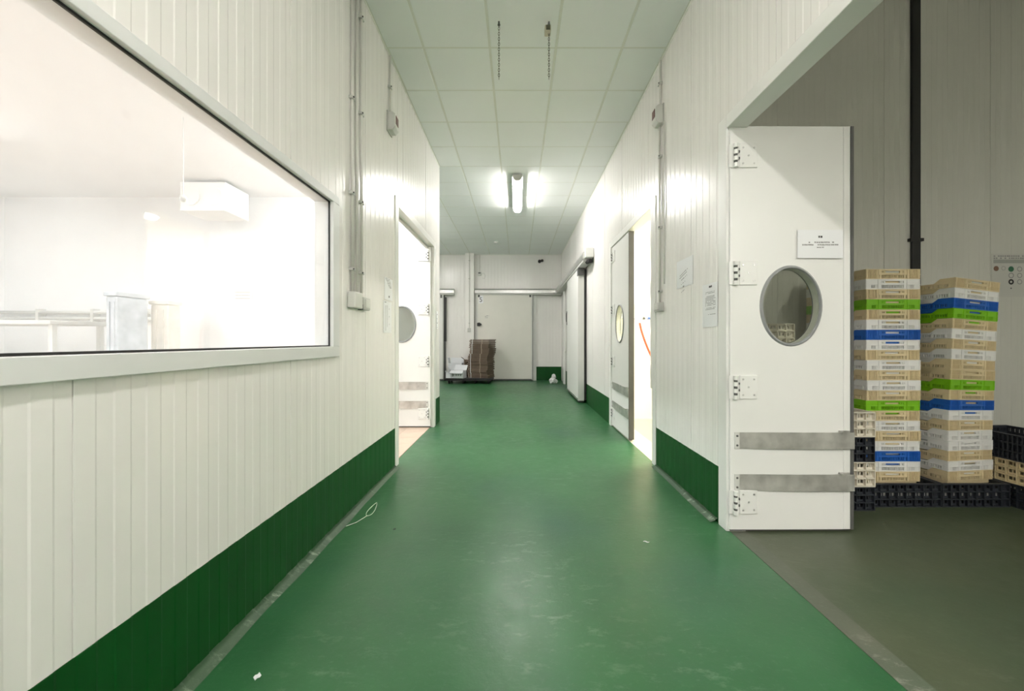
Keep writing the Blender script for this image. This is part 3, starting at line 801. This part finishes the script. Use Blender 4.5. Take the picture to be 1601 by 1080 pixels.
# ------------------------------------------------------------------ chains under the ceiling
def chain(x, y, z1, length, label, box=False):
    e = empty('hanging_chain', (x, y, z1), label, 'chain')
    MB().cyl((x, y, z1-.03), (x, y, z1-.004), .008, 8).ball((x, y, z1-.03), .012).build('hook', M_RUB, e)
    mb = MB(); n = int(length/.0215); mbk = mat('dull_chain_steel', (0.16, 0.16, 0.13), 0.45, metal=0.6)
    for i in range(n):
        zc = z1-.04-i*.0215; pts = []
        for k in range(10):
            t = 2*math.pi*k/10; a, b = .0065*math.cos(t), .0145*math.sin(t)
            pts.append((x+a, y, zc+b) if i % 2 else (x, y+a, zc+b))
        mb.tube(pts, .0021, 5, closed=True)
    mb.build('links', mbk, e)
    if box:
        MB().box(x-.035, x+.015, y-.03, y+.04, z1-.10, z1-.05).build('socket', mat('beige_socket', (0.52, 0.49, 0.38), 0.5), e, bevel=0.006)
        MB().box(x-.026, x+.008, y-.038, y-.030, z1-.095, z1-.060).build('socket_face', mat('dark_olive_face', (0.07, 0.07, 0.04), 0.5), e)
        MB().tube([(x-.01, y, z1-.05), (x+.004, y+.01, z1-.03), (x-.004, y, z1-.004)], .008, 6).build('lead', M_COND, e, smooth=True)
chain(-.154, 3.235, H, .46, 'thin hanging chain without anything near it on the ceiling')
chain(.262, 3.235, H, .46, 'hanging chain beside a small beige socket on the ceiling', box=True)

# ------------------------------------------------------------------ things seen through the window and the wash room door
def tall_bin(x0, x1, yf, dpt, h, label, m):
    e = empty('tall_bin', ((x0+x1)/2, yf+dpt/2, 0), label, 'bin')
    MB().box(x0, x1, yf, yf+dpt, .03, h-.05).build('body', m, e, bevel=0.02)
    MB().box(x0-.015, x1+.015, yf-.015, yf+dpt+.015, h-.05, h).build('rim', m, e, bevel=0.01)
    for xx in (x0*.7+x1*.3, x0*.3+x1*.7): MB().box(xx-.015, xx+.015, yf-.012, yf, .10, h-.12).build('rib', m, e)
    MB().box(x0+.03, x1-.03, yf+.03, yf+dpt-.03, 0, .03).build('foot', M_LGREY, e)
M_BINA = mat('stained_blue_grey_plastic', (0.52, 0.56, 0.60), 0.5, var=0.16, scale=7, detail=9)
M_BINB = mat('stained_warm_grey_plastic', (0.62, 0.60, 0.56), 0.5, var=0.10, scale=7, detail=9)
tall_bin(-4.98, -4.84, 4.7, .40, 1.817, 'tall narrow blue-grey stained bin seen through the window', M_BINA)
tall_bin(-4.86, -4.63, 5.15, .20, 1.755, 'tall warm-grey bin beside the blue-grey one behind the window', M_BINB)
e = empty('pipe_rail', (-6.3, 5.68, 1.6), 'double steel wall rail in the side room beside the tall bins', 'rail')
for z in (1.55, 1.64): MB().cyl((-7.55, 5.69, z), (-5.25, 5.69, z), .025, 10).build('rail', M_LGREY, e, smooth=True)
for xx in (-7.0, -6.2, -5.45): MB().box(xx-.02, xx+.02, 5.66, LY1, 1.50, 1.69).build('bracket', M_LGREY, e)
e = empty('work_table', (-6.6, 4.9, 0), 'pale steel work table behind the window below the rail', 'table')
MB().box(-7.4, -5.53, 4.6, 5.25, 1.42, 1.47).build('table_top', M_LGREY, e, bevel=0.008)
for xx in (-7.36, -5.60):
    for yy in (4.64, 5.17): MB().box(xx, xx+.05, yy, yy+.05, 0, 1.42).build('leg', M_LGREY, e)
MB().box(-7.34, -5.57, 4.65, 5.2, .6, .63).build('shelf', M_LGREY, e)
e = empty('air_vent', (-4.05, LY1, 1.90), 'small three-slot vent on the side room wall', 'vent')
MB().box(-4.20, -3.92, LY1-.012, LY1, 1.82, 1.97).build('frame', M_TRIM, e)
for z in (1.85, 1.895, 1.94): MB().box(-4.17, -3.95, LY1-.016, LY1-.010, z-.007, z+.007).build('slat', M_GREYP, e)
e = empty('pull_switch', (-3.18, 3.7, LH), 'pull cord with knob hanging from the side room ceiling', 'pull cord')
MB().cyl((-3.18, 3.7, 2.60), (-3.18, 3.7, LH), .004, 6).build('cord', M_LGREY, e)
MB().ball((-3.18, 3.7, 2.58), .03, .03, .035).build('knob', M_GREYP, e, smooth=True)
e = empty('cooling_unit', (-4.13, 5.3, LH-.4), 'pale box-shaped cooling unit under the side room ceiling', 'cooling unit')
MB().box(-4.43, -3.83, 5.1, 5.55, LH-.42, LH-.04).build('casing', M_TRIM, e, bevel=0.01)
MB().cyl((-4.28, 5.08, LH-.23), (-4.28, 5.1, LH-.23), .12, 20).cyl((-3.98, 5.08, LH-.23), (-3.98, 5.1, LH-.23), .12, 20).build('fan_grille', M_TRIM, e)
for xx in (-4.3, -3.95): MB().box(xx-.02, xx+.02, 5.3, 5.34, LH-.04, LH).build('hanger', M_LGREY, e)

WY = 6.10
e = empty('water_tap', (1.9, WY, 1.6), 'wall tap on a pipe with blue valves in the wash room', 'tap')
MB().cyl((1.55, WY-.05, 1.575), (2.9, WY-.05, 1.575), .013, 8).build('pipe', M_TRIM, e, smooth=True)
for a, b in ((1.70, 1.80), (2.02, 2.10)): MB().cyl((a, WY-.05, 1.575), (b, WY-.05, 1.575), .020, 8).build('valve', M_BLUE, e)
for a in (1.64, 1.95): MB().cyl((a, WY-.055, 1.575), (a+.03, WY-.055, 1.575), .022, 8).build('nut', M_RUB, e)
MB().cyl((1.88, WY-.05, 1.575), (1.88, WY-.05, 1.70), .014, 8).cyl((1.88, WY-.05, 1.70), (1.88, WY-.12, 1.66), .014, 8).build('spout', M_LGREY, e)
for a in (1.58, 1.86): MB().box(a-.02, a+.02, WY-.06, WY, 1.74, 1.78).build('bracket', M_LGREY, e)
hp = []
for i in range(15):
    t = i/14
    hp.append((1.885 + .33*t**1.4, WY-.10-.03*math.sin(t*3), 1.52 - .92*t + .10*t*t))
hp += [(2.26, WY-.12, .62), (2.36, WY-.12, .60), (2.46, WY-.12, .70), (2.50, WY-.11, .95), (2.50, WY-.09, 1.3), (2.50, WY-.06, 1.55)]
h = empty('garden_hose', (1.95, WY-.1, .5), 'red hose hanging in a loop from the wash room tap', 'hose')
MB().tube(hp, .016, 10).build('hose_tube', M_RED, h, smooth=True)
MB().cyl((1.883, WY-.10, 1.50), (1.883, WY-.10, 1.585), .020, 10).build('coupling', M_TRIM, h)

# ------------------------------------------------------------------ storage room: black duct, poster
e = empty('black_duct', (3.70, SY-.05, 0), 'black vertical duct on the wall behind the crate stacks', 'duct')
MB().box(3.690, 3.768, SY-.030, SY-.004, 0, SH).build('duct', M_BLK, e, bevel=0.006)
for z in (2.17,): MB().box(3.668, 3.79, SY-.036, SY-.001, z-.014, z+.014).build('bracket', M_BLK, e)
e = empty('safety_poster', (4.72, SY, 1.64), 'grey safety poster with round symbols on the storage room wall', 'poster')
py = SY-.0023
MB().box(4.46, 4.99, py-.002, py, 1.64, 2.045).build('board', mat('poster_white', (0.58, 0.58, 0.54), 0.5, var=0.02), e)
MB().box(4.475, 4.975, py-.003, py-.002, 1.955, 1.99).build('grey_band', mat('poster_grey', (0.36, 0.37, 0.34), 0.5), e)
mb = MB()
for z, xs_ in ((2.022, 24), (2.002, 22)):
    for i in range(xs_):
        if random.random() < .12: continue
        mb.box(4.476+i*.0205, 4.476+i*.0205+random.uniform(.012, .018), py-.0028, py-.002, z-.006, z+.006)
mb.build('printed_lines', M_INK, e)
def disc(x, z, r, m, rr=0.0, nm='symbol'):
    mb = MB(); N = 20
    if rr:
        vs = []; fs = []
        for i in range(N):
            t = 2*math.pi*i/N; vs += [(x+rr*math.cos(t), py-.003, z+rr*math.sin(t)), (x+r*math.cos(t), py-.003, z+r*math.sin(t))]
        for i in range(N):
            j = (i+1) % N; fs.append((2*i, 2*i+1, 2*j+1, 2*j))
        mb.add(vs, fs)
    else: mb.cyl((x, py-.003, z), (x, py-.002, z), r, N)
    mb.build(nm, m, e)
disc(4.500, 1.905, .024, mat('poster_brown', (0.20, 0.11, 0.07), 0.5))
disc(4.568, 1.908, .020, M_INK, .016)
disc(4.640, 1.900, .026, mat('poster_green', (0.03, 0.14, 0.07), 0.5))
disc(4.640, 1.840, .026, M_INK, .018)
disc(4.640, 1.780, .026, M_BLK, .011)
disc(4.640, 1.720, .006, M_BLK)
for xx in (4.72, 4.80, 4.88):
    for z in (1.90, 1.84, 1.78): disc(xx, z, .024, M_INK, .017)

# ------------------------------------------------------------------ crates
def slotted(mb, axis, a, b, u0, u1, z0, z1, slots):
    """solid band u0..u1 x z0..z1 with slots (u centre, width) cut right through; thickness a..b on the other axis"""
    cur = u0
    for c, wd in sorted(slots) + [(None, None)]:
        e = u1 if c is None else c - wd/2
        if e - cur > 1e-4:
            if axis == 'x': mb.box(cur, e, a, b, z0, z1)
            else: mb.box(a, b, cur, e, z0, z1)
        if c is not None: cur = c + wd/2
CW, CD, CH = .405, .60, .0759
def crate_meshes(key):
    m = CRATE[key][1]; hw, hd = CW/2, CD/2; out = []
    ribbed = key in 'TB'
    for s in (-1, 1):                                    # end walls
        mb = MB(); y0, y1 = s*hd, s*(hd-.010)
        mb.box(-hw, hw, y0, y1, .0, .008)
        sl = [(-.078+.013*i, .0084) for i in range(13)]
        if not ribbed: sl += [(sg*(.137+.0105*i), .0048) for i in range(3) for sg in (-1, 1)]
        else: sl += [(sg*.100, .006) for sg in (-1, 1)]
        slotted(mb, 'x', y0, y1, -hw, hw, .008, .031, sl)
        mb.box(-hw, hw, y0, y1, .031, .046)
        mb.box(-hw, hw, y0+s*.0035, y0, .0335, .0375)
        slotted(mb, 'x', y0, y1, -hw, hw, .046, .061, [(0, .108)] + [(sg*(.068+.012*i), .005) for i in range(2) for sg in (-1, 1)])
        mb.box(-hw, hw, y0, y1, .061, CH-.0012)
        mb.box(-hw, hw, y0+s*.003, y0, CH-.0065, CH-.0025)
        for xx in (-hw+.005, hw-.005, -.108, .108): mb.box(xx-.003, xx+.003, y0+s*.0035, y0, .004, CH-.003)
        if ribbed:
            for i in range(6):
                for sg in (-1, 1): mb.box(sg*(.126+i*.011)-.0016, sg*(.126+i*.011)+.0016, y0+s*.006, y0, .006, CH-.007)
        else:
            for i in range(4):
                for sg in (-1, 1): mb.box(sg*(.1215+i*.0105)-.0014, sg*(.1215+i*.0105)+.0014, y0+s*.003, y0, .006, .033)
        for zz in (.045, .062): mb.box(-.056, .056, y0+s*.0025, y0, zz-.001, zz+.001)
        out.append(('end_wall', mb.mesh('end_wall', m)))
    for s in (-1, 1):                                    # side walls, dipping in the middle
        mb = MB(); x0, x1 = s*hw, s*(hw-.010)
        mb.box(x0, x1, -hd+.010, hd-.010, 0, .008)
        slotted(mb, 'y', x0, x1, -hd+.010, hd-.010, .008, .029, [(-.255+.015*i, .008) for i in range(35)])
        mb.box(x0, x1, -hd+.010, hd-.010, .029, .032)
        prof = [(-hd+.010, .032), (hd-.010, .032), (hd-.010, CH-.0012), (.205, CH-.0012), (.165, .042), (-.165, .042), (-.205, CH-.0012), (-hd+.010, CH-.0012)]
        mb.prism(prof, 'x', x0, x1)
        mb.box(x0+s*.0035, x0, -hd, hd, .032, .036)
        for i in range(7):
            yy = -.27+.09*i; mb.box(x0+s*.003, x0, yy-.003, yy+.003, .002, .041)
        out.append(('side_wall', mb.mesh('side_wall', m)))
    mb = MB().box(-hw+.010, hw-.010, -hd+.010, hd-.010, .002, .006)
    out.append(('base', mb.mesh('base', m)))
    mb = MB()
    i_, j_ = hw-.0125, hd-.0125
    for (a, b, c, d) in ((-i_, i_, -j_, -j_+.006), (-i_, i_, j_-.006, j_), (-i_, -i_+.006, -j_, j_), (i_-.006, i_, -j_, j_)): mb.box(a, b, c, d, -.029, .002)
    out.append(('nesting_skirt', mb.mesh('nesting_skirt', m)))
    return out
CM = {k: crate_meshes(k) for k in 'TWGB'}
ORD = ['topmost', 'second', 'third', 'fourth', 'fifth', 'sixth', 'seventh', 'eighth', 'ninth', 'tenth', 'eleventh', 'twelfth', 'thirteenth', 'fourteenth', 'fifteenth', 'sixteenth', 'seventeenth', 'eighteenth', 'nineteenth', 'twentieth', 'lowest']
def stack(seq, loc, rz, lean, desc, group, jitter=.003):
    n = len(seq)
    for i, k in enumerate(reversed(seq)):               # i = 0 is the lowest
        pos = n-1-i; t = i/(n-1)
        word = 'lowest' if i == 0 else (ORD[pos] if pos == 0 else ORD[pos]+' from top')
        tilt = (lean*1.6*t)/(n*CH)
        if i == 0: px, z = 0.0, loc[2]
        dx = px + random.uniform(-jitter, jitter); dy = random.uniform(-jitter, jitter)
        e = lempty('plastic_crate', (loc[0]+dx, loc[1]+dy, z), '%s slotted plastic crate, %s in the %s' % (CRATE[k][0], word, desc), 'crate', group)
        px += CH*math.sin(tilt); z += CH*math.cos(tilt)
        e.rotation_euler = (0, tilt, rz + random.uniform(-.008, .008))
        for nm, me in CM[k]: link(nm, me, e)
B_H = .172
stack('TWTGTWBWTWTWTGTWTWBWT', (2.613+CW/2, 2.915+CD/2, B_H), 0.0, 0.0, 'straight tall stack', 'crates of the straight tall stack')
stack('TWBGTWTWTTGTBWTWWTWT', (3.378, 2.935+CD/2, B_H), R(8), .075, 'leaning tall stack', 'crates of the leaning tall stack')

def lattice_crate(wd, dp, h, key, loc, rz, label, group, cells, liner=False):
    m = CRATE[key][1]
    e = lempty('lattice_crate', loc, label, 'crate', group); e.rotation_euler = (0, 0, rz)
    hw, hd = wd/2, dp/2; rec = .022; rows = 3
    zs = [i*(h-.007)/rows for i in range(rows+1)]
    def face(axis, s, L, off, nc):
        """lattice face: outer plane at off (sign s), length L"""
        mb = MB()
        def bx(u0, u1, d0, d1, z0, z1):
            a, b = s*(off-d0), s*(off-d1)
            if axis == 'x': mb.box(u0, u1, a, b, z0, z1)
            else: mb.box(a, b, u0, u1, z0, z1)
        for z in zs: bx(-L, L, 0, rec, z, z+.007)
        for i in range(nc+1):
            u = -L+.003+(2*L-.006)*i/nc; bx(u-.003, u+.003, .0, rec, .007, h-.003)
        cw = (2*L)/nc
        for r in range(rows):
            z0, z1 = zs[r]+.007, zs[r+1]
            hh = z1-z0
            for i in range(nc):
                u0 = -L+cw*i+.003; u1 = u0+cw-.006; g = cw*.30
                c1, c2 = u0+(u1-u0)*.27, u0+(u1-u0)*.73
                bx(u0, u1, rec-.004, rec, z0, z0+hh*.30); bx(u0, u1, rec-.004, rec, z0+hh*.80, z1)
                for a, b in ((u0, c1-g/2), (c1+g/2, c2-g/2), (c2+g/2, u1)):
                    if b > a: bx(a, b, rec-.004, rec, z0+hh*.30, z0+hh*.80)
        return mb
    for s in (-1, 1):
        o = link('end_wall', face('x', s, hw, hd, cells).mesh('end_wall', m), e)
        o = link('side_wall', face('y', s, hd-rec, hw, max(3, int(round(cells*dp/wd)))).mesh('side_wall', m), e)
    link('base', MB().box(-hw+rec, hw-rec, -hd+rec, hd-rec, .002, .008).mesh('base', m), e)
    if liner:
        mb = MB(); N = 26
        for s in (-1, 1):
            top = []
            for i in range(N+1):
                u = -hw+.035+(2*hw-.07)*i/N
                top.append((u, s*(hd-.035-.008*abs(noise.noise((u*20, s, loc[0])))), .118+.022*noise.noise((u*14, s*3, loc[0]))))
            vs = []
            for (u, y, z) in top: vs += [(u, y, .045), (u, y, z), (u, y-s*.004, z), (u, y-s*.004, .045)]
            mb.add(vs, [(4*i+k, 4*i+(k+1) % 4, 4*(i+1)+(k+1) % 4, 4*(i+1)+k) for i in range(N) for k in range(4)])
        link('liner', mb.mesh('liner', CRATE['W'][1]), e)
    return e
G1 = 'lattice crates of the short stack by the porthole door'
for i, k in enumerate('DCDC'):
    nm = ['dark grey lattice crate, lowest in the short stack by the porthole door', 'cream lattice crate between two dark ones in the short stack',
          'dark grey lattice crate between two cream ones in the short stack', 'cream lattice crate topmost in the short stack'][i]
    lattice_crate(.39, .58, .180 if i else .172, k, (2.386+random.uniform(-.004, .004), 2.805+.29, (0, .172, .352, .532)[i]), random.uniform(-.01, .01), nm, G1, 6)
lattice_crate(.515, .60, .172, 'D', (2.868, 2.865+.30, 0), 0, 'dark grey lattice crate under the straight tall stack', 'dark crates on the floor', 8, True)
lattice_crate(.50, .60, .172, 'D', (3.382, 2.865+.30, 0), 0, 'dark grey lattice crate under the leaning tall stack', 'dark crates on the floor', 8, True)
lattice_crate(.40, .60, .172, 'D', (3.86, 2.90, 0), R(4), 'dark grey lattice crate under the low stack below the poster', 'dark crates on the floor', 6)
lattice_crate(.40, .60, .170, 'T', (3.86, 2.90, .172), R(4), 'tan lattice crate in the low stack below the poster', 'crates of the low stack', 6)
lattice_crate(.41, .61, .190, 'D', (3.86, 2.90, .342), R(4), 'dark grey slotted crate topping the low stack below the poster', 'crates of the low stack', 14)
for i in range(8):
    lattice_crate(.39, .50, .170, 'C', (1.945+random.uniform(-.004, .004), 3.0+.25, i*.170), random.uniform(-.01, .01),
                  'cream lattice crate, %s in the stack behind the porthole' % ('lowest' if i == 0 else 'topmost' if i == 7 else ORD[7-i]+' from top'), 'cream crates behind the porthole door', 6)

# ------------------------------------------------------------------ dolly with cartons at the far end
dx0, dx1, dy0, dy1 = -2.06, -.70, 10.95, 11.62
e = empty('black_dolly', ((dx0+dx1)/2, (dy0+dy1)/2, 0), 'low black plastic dolly on castors under the cardboard stack', 'dolly')
mb = MB()
mb.box(dx0, dx1, dy0, dy1, .125, .16)
mb.build('deck', M_BLK, e, bevel=0.008)
MB().box(dx0, dx1, dy0, dy0+.03, .09, .125).box(dx0, dx1, dy1-.03, dy1, .09, .125).box(dx0, dx0+.03, dy0, dy1, .09, .125).box(dx1-.03, dx1, dy0, dy1, .09, .125).build('skirt', M_BLK, e)
for xx in (dx0+.12, dx0+.52, dx1-.5, dx1-.12):
    for yy in (dy0+.10, dy1-.10):
        MB().cyl((xx-.02, yy, .05), (xx+.02, yy, .05), .05, 14).build('wheel', M_BLK, e)
        MB().box(xx-.035, xx-.025, yy-.03, yy+.03, .05, .125).box(xx+.025, xx+.035, yy-.03, yy+.03, .05, .125).build('fork', M_RUB, e)
zb = .16; nb = 8; bh = (1.262-.16)/nb
names = ['lowest', 'second from bottom', 'third from bottom', 'fourth from bottom', 'fourth from top', 'third from top', 'second from top', 'topmost']
for i in range(nb):
    off = (-.02 if i < 5 else .025)
    b = lempty('cardboard_bundle', (-1.02+off+random.uniform(-.01, .01), 11.30, zb+i*bh), 'strapped bundle of flat brown cartons, %s in its stack' % names[i], 'cardboard', 'bundles of flat cartons')
    b.rotation_euler = (0, 0, R(-20)+random.uniform(-.03, .03))
    ns = 5; st = bh/ns
    for k in range(ns):
        jx, jy = random.uniform(-.02, .02), random.uniform(-.016, .016)
        mb = MB().box(-.30+jx, .30+jx, -.24+jy, .24+jy, k*st+.001, (k+1)*st-.005)
        link('carton_sheet', mb.mesh('carton_sheet', M_CARD), b)
        mb = MB().box(-.318+jx, -.30+jx, -.23+jy, .23+jy, k*st+.003, (k+1)*st-.005)
        link('carton_fold', mb.mesh('carton_fold', M_CARDE), b)
    for xx in (-.22, .08):
        mb = MB().box(xx-.006, xx+.006, -.262, -.257, 0, bh).box(xx-.006, xx+.006, .257, .262, 0, bh).box(xx-.006, xx+.006, -.262, .262, bh-.001, bh)
        sw = link('strap', mb.mesh('strap', M_STRAP if xx > 0 else M_PAPER), b)
def carton(loc, sx, sy, sz, rz, label, flaps, marks=True, m=M_CARTON):
    e = lempty('open_carton', loc, label, 'carton', 'white cartons on the dolly'); e.rotation_euler = (0, 0, rz)
    t = .006
    for (a, b, c, d) in ((-sx/2, sx/2, -sy/2, -sy/2+t), (-sx/2, sx/2, sy/2-t, sy/2), (-sx/2, -sx/2+t, -sy/2+t, sy/2-t), (sx/2-t, sx/2, -sy/2+t, sy/2-t)):
        link('side', MB().box(a, b, c, d, 0, sz).mesh('side', m), e)
    link('bottom', MB().box(-sx/2, sx/2, -sy/2, sy/2, 0, .005).mesh('bottom', M_CARTIN), e)
    for (ax, sg, ang, ln) in flaps:
        mt_ = Matrix.Rotation(ang, 3, 'X' if ax == 'y' else 'Y')
        if ax == 'y':
            c = Vector((0, sg*sy/2, sz)) + mt_ @ Vector((0, sg*ln/2, 0)); mb = MB().obox(c, sx, ln, t, mt_)
        else:
            c = Vector((sg*sx/2, 0, sz)) + mt_ @ Vector((sg*ln/2, 0, 0)); mb = MB().obox(c, ln, sy, t, mt_)
        link('flap', mb.mesh('flap', m), e)
    if marks:
        mb = MB()
        for u in (-.28, -.05, .12, .30): mb.box(u*sx-.018, u*sx+.014, -sy/2-.001, -sy/2, sz*.30, sz*.30+.05)
        mb.box(-.40*sx, -.30*sx, -sy/2-.001, -sy/2, sz*.2, sz*.7)
        link('printed_mark', mb.mesh('printed_mark', M_INK), e)
carton((-1.675, 11.08, .162), .38, .25, .22, R(-14), 'white printed carton with raised flaps at the front of the dolly', [('y', 1, R(52), .17), ('y', -1, R(40), .12), ('x', -1, R(50), .14)])
carton((-1.81, 11.48, .162), .40, .22, .40, R(-6), 'taller white open carton behind the printed carton', [('y', 1, R(70), .16), ('x', -1, R(80), .16)], True)
carton((-1.965, 11.10, .162), .13, .22, .16, R(4), 'small white carton at the end of the dolly', [('x', -1, R(60), .05)], False)
carton((-1.49, 11.50, .162), .15, .17, .50, R(18), 'brown open carton squeezed beside the cardboard stack', [('y', -1, R(30), .12), ('x', -1, R(40), .12)], False, M_CARD)

# ------------------------------------------------------------------ small things on the floor
def crumple(c, r, seed, amp=.45):
    bm = bmesh.new(); bmesh.ops.create_icosphere(bm, subdivisions=3, radius=1.0)
    for v in bm.verts:
        d = 1 + amp*noise.noise(v.co*2.3 + Vector((seed, 0, 0))) + .2*noise.noise(v.co*6 + Vector((seed, 3, 0)))
        v.co = Vector((c[0]+v.co.x*d*r[0], c[1]+v.co.y*d*r[1], max(.002, c[2]+v.co.z*d*r[2])))
    me = bpy.data.meshes.new('crumple'); bm.to_mesh(me); bm.free(); return me
e = empty('crumpled_bag', (1.02, 11.1, 0), 'crumpled white plastic bag on the floor near the far skirting', 'bag')
m_bag = mat('white_film', (0.80, 0.81, 0.80), 0.4)
for nm, c, r, sd in (('bag_body', (1.00, 11.05, .09), (.09, .08, .085), 1.0), ('bag_top', (1.04, 11.15, .19), (.06, .06, .07), 5.0), ('bag_fold', (1.10, 11.1, .06), (.05, .05, .06), 9.0)):
    me = crumple(c, r, sd); me.materials.append(m_bag)
    o = link(nm, me, e, tuple(-v for v in e.location))
pts = []
for t in range(26):
    a = t/25*2*math.pi
    pts.append((-1.045+.022*math.sin(a)*(1-.5*math.cos(a)), 2.80+.085*math.cos(a), .006+.02*(1+math.cos(a))*.5))
lp = MB().tube(pts, .0022, 6, closed=True)
lp.tube([(-1.05, 2.715, .006), (-1.085, 2.62, .004), (-1.125, 2.55, .012)], .0022, 6)
tag(lp.build('cable_tie', mat('pale_nylon', (0.62, 0.70, 0.58), 0.4), origin=(-1.05, 2.75, 0)), 'thin white cable tie loop lying on the green floor', 'cable tie')
def scrap(x, y, sx, sy, rz, m, label):
    b = lempty('paper_scrap', (x, y, 0), label, 'scrap'); b.rotation_euler = (0, 0, rz)
    link('scrap', MB().prism([(-sx/2, 0), (-sx*.2, .004), (sx*.25, .002), (sx/2, .006), (sx/2, .0075), (sx*.25, .0035), (-sx*.2, .0055), (-sx/2, .0015)], 'y', -sy/2, sy/2).mesh('scrap', m), b)
scrap(.785, 2.37, .035, .010, R(-40), M_PAPER, 'thin white paper scrap on the green floor before the porthole door')
scrap(-.80, 2.53, .016, .012, R(20), M_BLK, 'tiny black crumb on the green floor beside the cable tie')
scrap(-.95, 1.42, .02, .02, R(50), M_PAPER, 'tiny white fleck on the green floor under the window')

for ob in list(bpy.data.objects):
    if '_o' in ob.keys(): del ob['_o']
    for k in ('rx0', 'rx1'):
        if k in ob.keys(): del ob[k]
